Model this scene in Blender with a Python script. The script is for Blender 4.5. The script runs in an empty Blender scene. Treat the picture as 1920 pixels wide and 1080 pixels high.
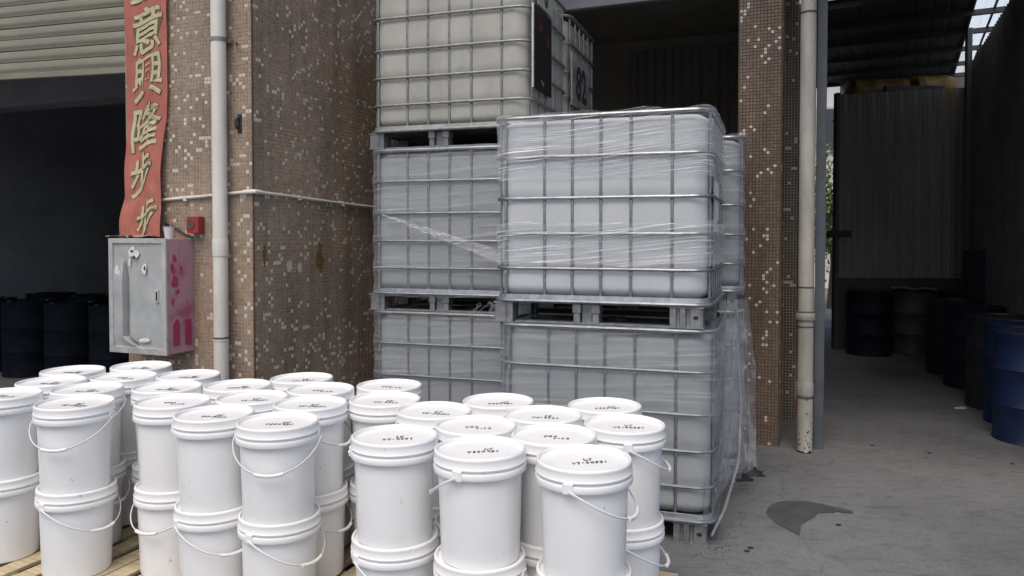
import bpy, bmesh, math, random
import numpy as np
from mathutils import Vector, Matrix, noise
R = math.radians
sc = bpy.context.scene
# ---------------------------------------------------------------- camera, sky, sun
EYE = 1.66
cam_d = bpy.data.cameras.new('camera'); cam = bpy.data.objects.new('camera', cam_d); sc.collection.objects.link(cam)
cam.location = (0, 0, EYE); cam.rotation_euler = (R(90 - 1.5), 0, 0)
cam_d.sensor_width = 36; cam_d.lens = 27.19; cam_d.shift_y = -0.0323
cam_d.clip_start = 0.05; cam_d.clip_end = 500
sc.camera = cam
w = bpy.data.worlds.new('World'); sc.world = w; w.use_nodes = True
nt = w.node_tree; bg = nt.nodes['Background']
sky = nt.nodes.new('ShaderNodeTexSky'); sky.sky_type = 'NISHITA'; sky.sun_disc = False
SUN_EL, SUN_AZ = 62, 200          # azimuth clockwise from +Y
sky.sun_elevation = R(SUN_EL); sky.sun_rotation = R(SUN_AZ)
sky.air_density = 1.0; sky.dust_density = 4.0; sky.ozone_density = 0.6
nt.links.new(sky.outputs[0], bg.inputs[0]); bg.inputs[1].default_value = 0.15
sun_d = bpy.data.lights.new('sun', 'SUN'); sun = bpy.data.objects.new('sun', sun_d); sc.collection.objects.link(sun)
sun_d.energy = 1.35; sun_d.angle = R(40); sun_d.color = (1.0, 0.93, 0.84)
el, az = R(SUN_EL), R(SUN_AZ)
sdir = Vector((math.sin(az) * math.cos(el), math.cos(az) * math.cos(el), math.sin(el)))
sun.rotation_euler = sdir.to_track_quat('Z', 'Y').to_euler()
sc.view_settings.view_transform = 'Standard'; sc.view_settings.look = 'None'
sc.view_settings.exposure = 0.17; sc.view_settings.gamma = 1
sc.cycles.max_bounces = 8; sc.cycles.transparent_max_bounces = 24
rng = random.Random(7); nrg = np.random.RandomState(5)

# ---------------------------------------------------------------- materials
def mat(name, col, rough=.6, metal=0, noise_amt=0, noise_scale=8, bump=0, bump_scale=40, col2=None, spec=None, stretch=None, detail=6, lo=.35, hi=.65):
    m = bpy.data.materials.new(name); m.use_nodes = True; t = m.node_tree; b = t.nodes['Principled BSDF']
    b.inputs['Roughness'].default_value = rough; b.inputs['Metallic'].default_value = metal
    if spec is not None: b.inputs['Specular IOR Level'].default_value = spec
    c1 = (*col, 1); b.inputs['Base Color'].default_value = c1
    if noise_amt or col2 or bump:
        tc = t.nodes.new('ShaderNodeTexCoord'); mp = t.nodes.new('ShaderNodeMapping')
        t.links.new(tc.outputs['Object'], mp.inputs[0])
        if stretch: mp.inputs['Scale'].default_value = stretch
    if noise_amt or col2:
        n = t.nodes.new('ShaderNodeTexNoise'); n.inputs['Scale'].default_value = noise_scale; n.inputs['Detail'].default_value = detail; n.inputs['Roughness'].default_value = .65
        t.links.new(mp.outputs[0], n.inputs['Vector'])
        r = t.nodes.new('ShaderNodeValToRGB'); r.color_ramp.elements[0].position = lo; r.color_ramp.elements[1].position = hi
        k = 1 - noise_amt
        r.color_ramp.elements[0].color = (*(col2 if col2 else [c * k for c in col]), 1); r.color_ramp.elements[1].color = c1
        t.links.new(n.outputs[0], r.inputs[0]); t.links.new(r.outputs[0], b.inputs['Base Color'])
    if bump:
        n2 = t.nodes.new('ShaderNodeTexNoise'); n2.inputs['Scale'].default_value = bump_scale; n2.inputs['Detail'].default_value = 5
        t.links.new(mp.outputs[0], n2.inputs['Vector'])
        bp = t.nodes.new('ShaderNodeBump'); bp.inputs['Strength'].default_value = bump; bp.inputs['Distance'].default_value = .01
        t.links.new(n2.outputs[0], bp.inputs['Height']); t.links.new(bp.outputs[0], b.inputs['Normal'])
    return m

def attr_mat(name, rough, mul_noise=.25, spec=.3, dirt=None):
    m = bpy.data.materials.new(name); m.use_nodes = True; t = m.node_tree; b = t.nodes['Principled BSDF']
    b.inputs['Roughness'].default_value = rough; b.inputs['Specular IOR Level'].default_value = spec
    a = t.nodes.new('ShaderNodeAttribute'); a.attribute_name = 'Col'
    tc = t.nodes.new('ShaderNodeTexCoord'); n = t.nodes.new('ShaderNodeTexNoise'); n.inputs['Scale'].default_value = 1.7; n.inputs['Detail'].default_value = 7
    n.inputs['Roughness'].default_value = .7
    t.links.new(tc.outputs['Object'], n.inputs['Vector'])
    mr = t.nodes.new('ShaderNodeMapRange'); mr.inputs[1].default_value = .3; mr.inputs[2].default_value = .7; mr.inputs[3].default_value = 1 - mul_noise; mr.inputs[4].default_value = 1 + mul_noise * .6
    t.links.new(n.outputs[0], mr.inputs[0])
    mx = t.nodes.new('ShaderNodeVectorMath'); mx.operation = 'SCALE'
    st = t.nodes.new('ShaderNodeTexNoise'); st.inputs['Scale'].default_value = 1; st.inputs['Detail'].default_value = 5; sm = t.nodes.new('ShaderNodeMapping'); sm.inputs['Scale'].default_value = (7, 7, .7)
    t.links.new(tc.outputs['Object'], sm.inputs[0]); t.links.new(sm.outputs[0], st.inputs[0])
    sr = t.nodes.new('ShaderNodeMapRange'); sr.inputs[1].default_value = .36; sr.inputs[2].default_value = .52; sr.inputs[3].default_value = .72; sr.inputs[4].default_value = 1; t.links.new(st.outputs[0], sr.inputs[0])
    mm = t.nodes.new('ShaderNodeMath'); mm.operation = 'MULTIPLY'; t.links.new(mr.outputs[0], mm.inputs[0]); t.links.new(sr.outputs[0], mm.inputs[1])
    t.links.new(a.outputs['Color'], mx.inputs[0]); t.links.new(mm.outputs[0], mx.inputs['Scale'])
    t.links.new(mx.outputs[0], b.inputs['Base Color'])
    return m

M = {}
M['pail'] = mat('white_plastic', (.86, .865, .865), .26, noise_amt=.03, noise_scale=3, bump=.03, bump_scale=6)
M['pail_handle'] = mat('handle_plastic', (.74, .75, .77), .4)
M['ink'] = mat('marker_ink', (.04, .04, .05), .6)
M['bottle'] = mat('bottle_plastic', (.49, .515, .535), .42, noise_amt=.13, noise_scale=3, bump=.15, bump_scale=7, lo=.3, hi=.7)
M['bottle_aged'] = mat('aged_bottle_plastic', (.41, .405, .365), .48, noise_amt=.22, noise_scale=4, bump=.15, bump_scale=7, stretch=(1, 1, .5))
M['bottle_shaded'] = mat('shade_darkened_bottle_plastic', (.35, .37, .38), .42, noise_amt=.16, noise_scale=3, bump=.15, bump_scale=7, lo=.3, hi=.7)  # darker copy of the bottle colour, shade painted in for the dimmer tanks
M['zinc'] = mat('galvanised_steel', (.34, .36, .38), .36, metal=.75, noise_amt=.35, noise_scale=25)
M['zinc_old'] = mat('dull_galvanised_steel', (.30, .31, .31), .5, metal=.5, noise_amt=.4, noise_scale=18)
M['foot'] = mat('grey_foot_plastic', (.20, .21, .22), .5, metal=.25, noise_amt=.3, noise_scale=12)
M['dark'] = mat('dark_plate', (.018, .016, .018), .45)
M['grout'] = mat('grout', (.50, .42, .33), .85, noise_amt=.45, noise_scale=2.2, bump=.2, bump_scale=60)
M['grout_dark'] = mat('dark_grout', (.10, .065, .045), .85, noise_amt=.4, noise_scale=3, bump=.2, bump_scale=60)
M['tile'] = attr_mat('mosaic_glaze', .42, .3)
M['cream'] = mat('cream_glaze', (.66, .59, .50), .4, noise_amt=.3, noise_scale=.9)
M['pvc'] = mat('white_pvc', (.70, .68, .62), .45, noise_amt=.28, noise_scale=3.5, stretch=(1, 1, .35))
M['pvc_old'] = mat('stained_pvc', (.50, .47, .42), .5, noise_amt=.4, noise_scale=5, stretch=(1, 1, .3))
M['grime'] = mat('dark_grime', (.09, .085, .07), .8)
M['banner'] = mat('red_cloth', (.41, .135, .10), .85, noise_amt=.22, noise_scale=6, bump=.1, bump_scale=30)
M['gold'] = mat('faded_gold_print', (.50, .47, .29), .75, noise_amt=.15, noise_scale=30)
M['gold_edge'] = mat('olive_print_edge', (.13, .09, .04), .7)
M['steel_sheet'] = mat('grey_steel_sheet', (.46, .48, .48), .42, metal=.2, noise_amt=.22, noise_scale=5, bump=.06, bump_scale=12)
M['alu'] = mat('pale_frame_metal', (.60, .61, .58), .35, metal=.4, noise_amt=.3, noise_scale=14)
M['pink'] = mat('faded_magenta_paint', (.42, .25, .31), .6, col2=(.36, .10, .18), noise_scale=5, lo=.36, hi=.5)
M['magenta'] = mat('magenta_paper', (.33, .035, .10), .6)
M['paper'] = mat('torn_paper', (.72, .72, .70), .8, noise_amt=.2, noise_scale=30)
M['red'] = mat('red_plastic', (.30, .035, .035), .4, noise_amt=.2, noise_scale=12)
M['shutter'] = mat('khaki_shutter_paint', (.225, .22, .165), .55, noise_amt=.3, noise_scale=2.5, stretch=(.4, 1, 3), bump=.05)
M['concrete_wall'] = mat('grey_plaster', (.27, .28, .30), .9, noise_amt=.35, noise_scale=1.5)
M['dark_wall'] = mat('dingy_plaster', (.14, .14, .13), .9, noise_amt=.35, noise_scale=1.2)
M['bay_wall'] = mat('bay_plaster', (.55, .52, .47), .9, noise_amt=.3, noise_scale=1.2)
M['bay_sheet'] = mat('bay_sheeting', (.36, .34, .33), .7, noise_amt=.3, noise_scale=1.4)
M['deep_navy'] = mat('deep_navy_paint', (.008, .011, .018), .8, spec=.08, noise_amt=.4, noise_scale=6)
M['deep_wall'] = mat('lightened_plaster', (.26, .28, .31), .9, noise_amt=.3, noise_scale=1.2)  # plaster colour lightened in place of haze in the left bay
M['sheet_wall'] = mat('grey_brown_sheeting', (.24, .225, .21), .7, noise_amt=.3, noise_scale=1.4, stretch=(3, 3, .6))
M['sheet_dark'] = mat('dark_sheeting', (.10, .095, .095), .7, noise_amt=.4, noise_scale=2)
M['skirt'] = mat('dark_green_dado', (.07, .085, .075), .7, noise_amt=.4, noise_scale=2)
M['roof'] = mat('dark_roof_sheet', (.075, .085, .09), .7, noise_amt=.3, noise_scale=2)
M['blue'] = mat('blue_drum_paint', (.008, .022, .075), .5, noise_amt=.4, noise_scale=6)
M['navy'] = mat('navy_drum_paint', (.010, .014, .026), .65, spec=.25, noise_amt=.4, noise_scale=6)
M['black'] = mat('black_drum_paint', (.02, .022, .024), .45, noise_amt=.4, noise_scale=6)
M['greydrum'] = mat('grey_brown_drum_paint', (.075, .07, .06), .6, noise_amt=.4, noise_scale=6)
M['post'] = mat('blue_grey_steel_paint', (.11, .125, .14), .5, noise_amt=.35, noise_scale=3)
M['wood'] = mat('pallet_wood', (.56, .46, .30), .8, noise_amt=.35, noise_scale=4, stretch=(1, 12, 6), bump=.2)
M['yellow'] = mat('yellow_wrapping', (.30, .19, .03), .5, noise_amt=.55, noise_scale=4, bump=.6, bump_scale=8)
M['leaf'] = mat('leaf_green', (.15, .21, .045), .6, noise_amt=.5, noise_scale=3)
M['bark'] = mat('bark', (.12, .09, .06), .9, noise_amt=.4, noise_scale=9)
M['pale_wall'] = mat('pale_render', (.62, .62, .60), .9, noise_amt=.2, noise_scale=1)
M['window'] = mat('dark_window_glass', (.04, .05, .06), .15)
M['rubber'] = mat('black_rubber', (.02, .02, .02), .6)
M['glue'] = mat('ochre_glue', (.22, .13, .04), .8, noise_amt=.6, noise_scale=40)
M['rust'] = mat('rust_debris', (.12, .085, .07), .9, noise_amt=.6, noise_scale=60)

def film_mat(name, base, streak, tint=(.8, .83, .86), zs=70, xs=2.2, rot=.05):
    m = bpy.data.materials.new(name); m.use_nodes = True; t = m.node_tree
    for n in list(t.nodes): t.nodes.remove(n)
    out = t.nodes.new('ShaderNodeOutputMaterial'); mix = t.nodes.new('ShaderNodeMixShader'); tr = t.nodes.new('ShaderNodeBsdfTransparent')
    pb = t.nodes.new('ShaderNodeBsdfPrincipled'); pb.inputs['Base Color'].default_value = (*tint, 1); pb.inputs['Roughness'].default_value = .22
    tc = t.nodes.new('ShaderNodeTexCoord'); mp = t.nodes.new('ShaderNodeMapping'); mp.inputs['Scale'].default_value = (xs, xs, zs)
    m0 = t.nodes.new('ShaderNodeMapping'); m0.inputs['Rotation'].default_value = (rot * .7, rot, 0); wob = t.nodes.new('ShaderNodeTexNoise'); wob.inputs['Scale'].default_value = 2.2; wob.inputs['Detail'].default_value = 2
    wv = t.nodes.new('ShaderNodeVectorMath'); wv.operation = 'MULTIPLY_ADD'; wv.inputs[1].default_value = (.05, .05, .05); t.links.new(tc.outputs['Object'], wob.inputs[0]); t.links.new(wob.outputs['Color'], wv.inputs[0]); t.links.new(tc.outputs['Object'], wv.inputs[2])
    t.links.new(wv.outputs[0], m0.inputs[0]); t.links.new(m0.outputs[0], mp.inputs[0])
    n = t.nodes.new('ShaderNodeTexNoise'); n.inputs['Scale'].default_value = 1; n.inputs['Detail'].default_value = 3; n.inputs['Distortion'].default_value = .25
    t.links.new(mp.outputs[0], n.inputs['Vector'])
    mr = t.nodes.new('ShaderNodeMapRange'); mr.inputs[1].default_value = .53; mr.inputs[2].default_value = .64; mr.inputs[3].default_value = 0; mr.inputs[4].default_value = streak
    t.links.new(n.outputs[0], mr.inputs[0])
    n2 = t.nodes.new('ShaderNodeTexNoise'); n2.inputs['Scale'].default_value = 4; n2.inputs['Detail'].default_value = 3
    t.links.new(tc.outputs['Object'], n2.inputs['Vector'])
    m2 = t.nodes.new('ShaderNodeMapRange'); m2.inputs[1].default_value = .35; m2.inputs[2].default_value = .65; m2.inputs[3].default_value = .25; m2.inputs[4].default_value = 1.0
    t.links.new(n2.outputs[0], m2.inputs[0])
    mu = t.nodes.new('ShaderNodeMath'); mu.operation = 'MULTIPLY'; t.links.new(mr.outputs[0], mu.inputs[0]); t.links.new(m2.outputs[0], mu.inputs[1])
    ad = t.nodes.new('ShaderNodeMath'); ad.operation = 'ADD'; ad.use_clamp = True; t.links.new(mu.outputs[0], ad.inputs[0]); ad.inputs[1].default_value = base
    fr = t.nodes.new('ShaderNodeLayerWeight'); fr.inputs[0].default_value = .25
    f2 = t.nodes.new('ShaderNodeMath'); f2.operation = 'MULTIPLY_ADD'; f2.use_clamp = True; f2.inputs[1].default_value = .5; t.links.new(fr.outputs['Facing'], f2.inputs[0]); t.links.new(ad.outputs[0], f2.inputs[2])
    bp = t.nodes.new('ShaderNodeBump'); bp.inputs['Strength'].default_value = .8; bp.inputs['Distance'].default_value = .012
    t.links.new(n.outputs[0], bp.inputs['Height']); t.links.new(bp.outputs[0], pb.inputs['Normal'])
    t.links.new(f2.outputs[0], mix.inputs[0]); t.links.new(tr.outputs[0], mix.inputs[1]); t.links.new(pb.outputs[0], mix.inputs[2]); t.links.new(mix.outputs[0], out.inputs[0])
    return m
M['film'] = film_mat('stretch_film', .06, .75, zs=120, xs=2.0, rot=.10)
M['film_shaded'] = film_mat('shade_tinted_film', .08, .30, tint=(.50, .54, .58), zs=48, xs=1.5, rot=.06)  # film tint darkened to paint in the weaker light on these tanks
M['film_loose'] = film_mat('loose_film', .15, .5, tint=(.40, .42, .45), zs=5, xs=13, rot=.35)

def smudge(m):
    t = m.node_tree; b = t.nodes['Principled BSDF']; src = b.inputs['Base Color'].links[0].from_socket
    oi = t.nodes.new('ShaderNodeObjectInfo'); tc = t.nodes.new('ShaderNodeTexCoord'); ad = t.nodes.new('ShaderNodeVectorMath'); ad.operation = 'ADD'
    t.links.new(tc.outputs['Object'], ad.inputs[0]); t.links.new(oi.outputs['Location'], ad.inputs[1])
    col = src
    for sc_, lo, hi, c in ((5, .62, .80, (.93, .925, .90)), (38, .715, .74, (.66, .65, .62)), (2.0, .45, .75, (.965, .965, .96))):
        n = t.nodes.new('ShaderNodeTexNoise'); n.inputs['Scale'].default_value = sc_; n.inputs['Detail'].default_value = 6; n.inputs['Distortion'].default_value = .6; t.links.new(ad.outputs[0], n.inputs[0])
        r = t.nodes.new('ShaderNodeValToRGB'); r.color_ramp.elements[0].position = lo; r.color_ramp.elements[0].color = (1, 1, 1, 1); r.color_ramp.elements[1].position = hi; r.color_ramp.elements[1].color = (*c, 1); t.links.new(n.outputs[0], r.inputs[0])
        k = t.nodes.new('ShaderNodeMix'); k.data_type = 'RGBA'; k.blend_type = 'MULTIPLY'; k.inputs[0].default_value = 1; t.links.new(col, k.inputs[6]); t.links.new(r.outputs[0], k.inputs[7]); col = k.outputs[2]
    t.links.new(col, b.inputs['Base Color'])
smudge(M['pail'])
def ground_mat():
    m = bpy.data.materials.new('worn_concrete'); m.use_nodes = True; t = m.node_tree; b = t.nodes['Principled BSDF']; b.inputs['Roughness'].default_value = .85
    b.inputs['Specular IOR Level'].default_value = .25
    tc = t.nodes.new('ShaderNodeTexCoord')
    def nz(scale, detail=8, dist=0, st=None):
        n = t.nodes.new('ShaderNodeTexNoise'); n.inputs['Scale'].default_value = scale; n.inputs['Detail'].default_value = detail; n.inputs['Distortion'].default_value = dist; n.inputs['Roughness'].default_value = .65
        if st:
            mp = t.nodes.new('ShaderNodeMapping'); mp.inputs['Scale'].default_value = st; mp.inputs['Rotation'].default_value = (0, 0, .4); t.links.new(tc.outputs['Object'], mp.inputs[0]); t.links.new(mp.outputs[0], n.inputs[0])
        else: t.links.new(tc.outputs['Object'], n.inputs[0])
        return n
    a = nz(.9); r = t.nodes.new('ShaderNodeValToRGB'); e = r.color_ramp.elements
    e[0].position = .3; e[0].color = (.115, .12, .125, 1); e[1].position = .7; e[1].color = (.195, .20, .205, 1)
    t.links.new(a.outputs[0], r.inputs[0])
    s = nz(7, 10, .3, (1, 2.2, 1)); r2 = t.nodes.new('ShaderNodeValToRGB'); e = r2.color_ramp.elements
    e[0].position = .33; e[0].color = (.74, .735, .73, 1); e[1].position = .5; e[1].color = (1, 1, 1, 1)
    t.links.new(s.outputs[0], r2.inputs[0])
    g = nz(55, 6); r3 = t.nodes.new('ShaderNodeValToRGB'); e = r3.color_ramp.elements
    e[0].position = .3; e[0].color = (.78, .78, .78, 1); e[1].position = .65; e[1].color = (1.08, 1.08, 1.08, 1)
    t.links.new(g.outputs[0], r3.inputs[0])
    def mul(x, y):
        k = t.nodes.new('ShaderNodeMix'); k.data_type = 'RGBA'; k.blend_type = 'MULTIPLY'; k.inputs[0].default_value = 1
        t.links.new(x, k.inputs[6]); t.links.new(y, k.inputs[7]); return k.outputs[2]
    c = mul(mul(r.outputs[0], r2.outputs[0]), r3.outputs[0])
    v = t.nodes.new('ShaderNodeTexVoronoi'); v.feature = 'DISTANCE_TO_EDGE'; v.inputs['Scale'].default_value = .45
    wn = nz(3, 5); ma = t.nodes.new('ShaderNodeVectorMath'); ma.operation = 'MULTIPLY_ADD'; ma.inputs[1].default_value = (.25, .25, .25)
    t.links.new(wn.outputs['Color'], ma.inputs[0]); t.links.new(tc.outputs['Object'], ma.inputs[2]); t.links.new(ma.outputs[0], v.inputs['Vector'])
    r4 = t.nodes.new('ShaderNodeValToRGB'); e = r4.color_ramp.elements; e[0].position = 0; e[0].color = (.78, .77, .76, 1); e[1].position = .003; e[1].color = (1, 1, 1, 1)
    t.links.new(v.outputs['Distance'], r4.inputs[0]); c = mul(c, r4.outputs[0])
    t.links.new(c, b.inputs['Base Color'])
    bp = t.nodes.new('ShaderNodeBump'); bp.inputs['Strength'].default_value = .35; bp.inputs['Distance'].default_value = .006; t.links.new(s.outputs[0], bp.inputs['Height'])
    b2 = t.nodes.new('ShaderNodeBump'); b2.inputs['Strength'].default_value = .3; b2.inputs['Distance'].default_value = .002; t.links.new(g.outputs[0], b2.inputs['Height']); t.links.new(bp.outputs[0], b2.inputs['Normal'])
    t.links.new(b2.outputs[0], b.inputs['Normal'])
    return m
M['ground'] = ground_mat()

# ---------------------------------------------------------------- helpers
def tag(o, label=None, cat=None, group=None, kind=None):
    if label: o['label'] = label
    if cat: o['category'] = cat
    if group: o['group'] = group
    if kind: o['kind'] = kind
    return o
def link(o, parent=None):
    sc.collection.objects.link(o)
    if parent is not None: o.parent = parent
    return o
def empty(name, loc=(0, 0, 0), rz=0, **k):
    o = bpy.data.objects.new(name, None); o.location = loc; o.rotation_euler = (0, 0, rz); o.empty_display_size = .1
    link(o); return tag(o, **k)
def put(name, me, parent=None, loc=(0, 0, 0), rot=(0, 0, 0), scale=None, **k):
    o = bpy.data.objects.new(name, me); o.location = loc; o.rotation_euler = rot
    if scale: o.scale = scale
    link(o, parent); return tag(o, **k)
class MB:
    def __init__(s): s.v = []; s.f = []
    def add(s, v, f):
        k = len(s.v); s.v += [tuple(p) for p in v]; s.f += [tuple(i + k for i in q) for q in f]; return s
    def box(s, x0, x1, y0, y1, z0, z1, T=None):
        v = [(x, y, z) for z in (z0, z1) for y in (y0, y1) for x in (x0, x1)]
        if T is not None: v = [tuple(T @ Vector(p)) for p in v]
        return s.add(v, [(0, 2, 3, 1), (4, 5, 7, 6), (0, 1, 5, 4), (2, 6, 7, 3), (0, 4, 6, 2), (1, 3, 7, 5)])
    def tube(s, pts, r, n=8, closed=False, rs=None, cap=True):
        pts = [Vector(p) for p in pts]; N = len(pts); vs = []; fs = []
        prev = None
        for i, p in enumerate(pts):
            if closed: d = pts[(i + 1) % N] - pts[i - 1]
            else: d = pts[min(i + 1, N - 1)] - pts[max(i - 1, 0)]
            d.normalize()
            up = prev if prev is not None else (Vector((0, 0, 1)) if abs(d.z) < .9 else Vector((1, 0, 0)))
            a = (up - d * up.dot(d)).normalized(); b = d.cross(a); prev = a
            ri = rs[i] if rs else (r, r)
            if not isinstance(ri, tuple): ri = (ri, ri)
            for k in range(n):
                t = 2 * math.pi * k / n
                vs.append(p + a * math.cos(t) * ri[0] + b * math.sin(t) * ri[1])
        for i in range(N if closed else N - 1):
            j = (i + 1) % N
            for k in range(n):
                l = (k + 1) % n
                fs.append((i * n + k, i * n + l, j * n + l, j * n + k))
        if cap and not closed:
            fs.append(tuple(range(n - 1, -1, -1))); fs.append(tuple((N - 1) * n + k for k in range(n)))
        return s.add(vs, fs)
    def lathe(s, prof, n=48, c=(0, 0, 0)):
        vs = []; fs = []
        for r, z in prof:
            for k in range(n):
                t = 2 * math.pi * k / n; vs.append((c[0] + r * math.cos(t), c[1] + r * math.sin(t), c[2] + z))
        for i in range(len(prof) - 1):
            for k in range(n):
                l = (k + 1) % n; fs.append((i * n + k, i * n + l, (i + 1) * n + l, (i + 1) * n + k))
        return s.add(vs, fs)
    def prism(s, poly, z0, z1):
        n = len(poly); vs = [(x, y, z0) for x, y in poly] + [(x, y, z1) for x, y in poly]
        fs = [tuple(range(n - 1, -1, -1)), tuple(range(n, 2 * n))] + [(i, (i + 1) % n, n + (i + 1) % n, n + i) for i in range(n)]
        return s.add(vs, fs)
    def mesh(s, name, m, smooth=False, bevel=0):
        me = bpy.data.meshes.new(name); me.from_pydata(s.v, [], s.f)
        if bevel:
            b = bmesh.new(); b.from_mesh(me); bmesh.ops.bevel(b, geom=b.edges[:], offset=bevel, segments=2, affect='EDGES', profile=.5); b.to_mesh(me); b.free()
        b = bmesh.new(); b.from_mesh(me); bmesh.ops.recalc_face_normals(b, faces=b.faces); b.to_mesh(me); b.free()
        me.materials.append(m if not isinstance(m, str) else M[m])
        if smooth:
            me.polygons.foreach_set('use_smooth', [True] * len(me.polygons))
            try: me.set_sharp_from_angle(angle=R(38))
            except Exception: pass
        me.update(); return me
    def obj(s, name, m, parent=None, smooth=False, bevel=0, loc=(0, 0, 0), rot=(0, 0, 0), **k):
        return put(name, s.mesh(name, m, smooth, bevel), parent, loc, rot, **k)
def rrect(hx, hy, r, seg=8, side=1):
    """closed rounded rectangle, counter-clockwise, with extra points on the sides"""
    out = []
    cs = [(hx - r, -hy + r, -90), (hx - r, hy - r, 0), (-hx + r, hy - r, 90), (-hx + r, -hy + r, 180)]
    for i, (cx, cy, a0) in enumerate(cs):
        arc = [(cx + r * math.cos(R(a0 + 90 * k / seg)), cy + r * math.sin(R(a0 + 90 * k / seg))) for k in range(seg + 1)]
        out += arc
        nx = cs[(i + 1) % 4]; a1 = nx[2]
        q = (nx[0] + r * math.cos(R(a1)), nx[1] + r * math.sin(R(a1))); p = arc[-1]
        for k in range(1, side): out.append((p[0] + (q[0] - p[0]) * k / side, p[1] + (q[1] - p[1]) * k / side))
    return out
def fold(v, s=1.0, o=0.0): return noise.noise(Vector((v[0] * s + o, v[1] * s - o, v[2] * s + 3.1 * o)))

# ---------------------------------------------------------------- ground
mb = MB(); n = 40
mb.add([(-60, -40, 0), (80, -40, 0), (80, 120, 0), (-60, 120, 0)], [(0, 1, 2, 3)])
mb.obj('ground', 'ground', kind='structure')

TH = 22.0
CX, CY = -1.67, 5.0
rzB = -R(TH)
uB = Vector((math.cos(R(TH)), -math.sin(R(TH)), 0)); vB = Vector((math.sin(R(TH)), math.cos(R(TH)), 0))
def Bw(a, b, z=0): return Vector((CX, CY, 0)) + uB * a + vB * b + Vector((0, 0, z))

# ---------------------------------------------------------------- mosaic pillars
PT = .026
def mosaic(root, faces, cap=300, dens=.075, seed=1, dim=1.0):
    """faces: list of (origin, du, normal, width, z0, z1); tiles stand 2 mm proud of the grout"""
    rr = random.Random(seed); S = PT * .83; th = .0025
    V = []; F = []; C = []; creams = []
    for (o, du, nn, wd, z0, z1, vis) in faces:
        o = np.array(o, float); du = np.array(du, float); nn = np.array(nn, float)
        na = int(wd / PT); nz = int((z1 - z0) / PT); off = (wd - na * PT) / 2
        near = set()
        for i in range(na):
            for j in range(nz):
                hot = .55 + .9 * max(0, noise.noise(Vector((i * .06 + seed * 9, j * .05, 0))) + .35)
                p = dens * hot
                if (i - 1, j - 1) in near or (i + 1, j - 1) in near or (i - 1, j) in near: p *= 1.9
                ctr = o + du * (off + (i + .5) * PT) + np.array([0, 0, z0 + (j + .5) * PT])
                if rr.random() < p:
                    near.add((i, j)); creams.append((vis(ctr), ctr, du, nn)); continue
                k = len(V); a = S / 2 + rr.uniform(-.0004, .0004); q = th * rr.uniform(.7, 1.2)
                for dz, da, dn in ((-a, -a, 0), (-a, a, 0), (a, a, 0), (a, -a, 0), (-a * .94, -a * .94, q), (-a * .94, a * .94, q), (a * .94, a * .94, q), (a * .94, -a * .94, q)):
                    V.append(ctr + du * da + np.array([0, 0, dz]) + nn * dn)
                F += [(k, k + 1, k + 5, k + 4), (k + 1, k + 2, k + 6, k + 5), (k + 2, k + 3, k + 7, k + 6), (k + 3, k, k + 4, k + 7), (k + 4, k + 5, k + 6, k + 7)]
                g = rr.uniform(.86, 1.16) * (1.0 + .12 * noise.noise(Vector(ctr) * 1.3)); warm = rr.uniform(-.008, .008)
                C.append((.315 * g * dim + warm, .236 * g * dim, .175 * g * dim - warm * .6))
    me = bpy.data.meshes.new('mosaic_tile'); me.from_pydata([tuple(x) for x in V], [], F)
    ca = me.color_attributes.new('Col', 'FLOAT_COLOR', 'CORNER')
    arr = np.repeat(np.array(C), 20, axis=0); arr = np.hstack([arr, np.ones((len(arr), 1))])
    ca.data.foreach_set('color', arr.astype(np.float32).ravel()); me.materials.append(M['tile']); me.update()
    put('mosaic_tile', me, root, kind='stuff')
    creams.sort(key=lambda c: -c[0])
    tm = {}
    rest = MB()
    for n_, (vv, ctr, du, nn) in enumerate(creams):
        key = tuple(np.round(nn, 2))
        a = S / 2
        vs = []
        for dz, da, dn in ((-a, -a, 0), (-a, a, 0), (a, a, 0), (a, -a, 0), (-a * .92, -a * .92, th), (-a * .92, a * .92, th), (a * .92, a * .92, th), (a * .92, -a * .92, th)):
            vs.append(du * da + np.array([0, 0, dz]) + nn * dn)
        fs = [(0, 1, 5, 4), (1, 2, 6, 5), (2, 3, 7, 6), (3, 0, 4, 7), (4, 5, 6, 7)]
        if n_ < cap:
            if key not in tm:
                b = MB(); b.add(vs, fs); tm[key] = b.mesh('cream_tile', 'cream')
            put('cream_tile', tm[key], root, loc=tuple(ctr))
        else: rest.add([ctr + x for x in vs], fs)
    if rest.v: rest.obj('cream_tile', 'cream', root, kind='stuff')

pil = empty('mosaic_pillar', (CX, CY, 0), rzB, label='wide brown mosaic-tiled corner pillar with scattered cream tiles, between the shutter and the caged tanks', cat='pillar')
mb = MB(); mb.box(-1.10, 0, 0, 2.30, 0, 4.6); mb.obj('pillar_core', 'grout', pil)
def visL(c):
    W = Bw(c[0], c[1], c[2]); d = W.length; x = W.x / W.y * 1450 + 960; y = 440 - (W.z - EYE) / W.y * 1450
    return (1 / d) * (1 if (235 < x < 694 and -5 < y < 740) else .01)
mosaic(pil, [((-1.10, 0, 0), (1, 0, 0), (0, -1, 0), 1.10, 0, 4.2, visL), ((0, 0, 0), (0, 1, 0), (1, 0, 0), 2.3, 0, 4.2, visL)], dens=.092, seed=3)
# corner bead
mb = MB(); mb.box(-.004, .004, -.004, .004, 0, 4.2); mb.obj('corner_bead', 'grout_dark', pil)
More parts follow.
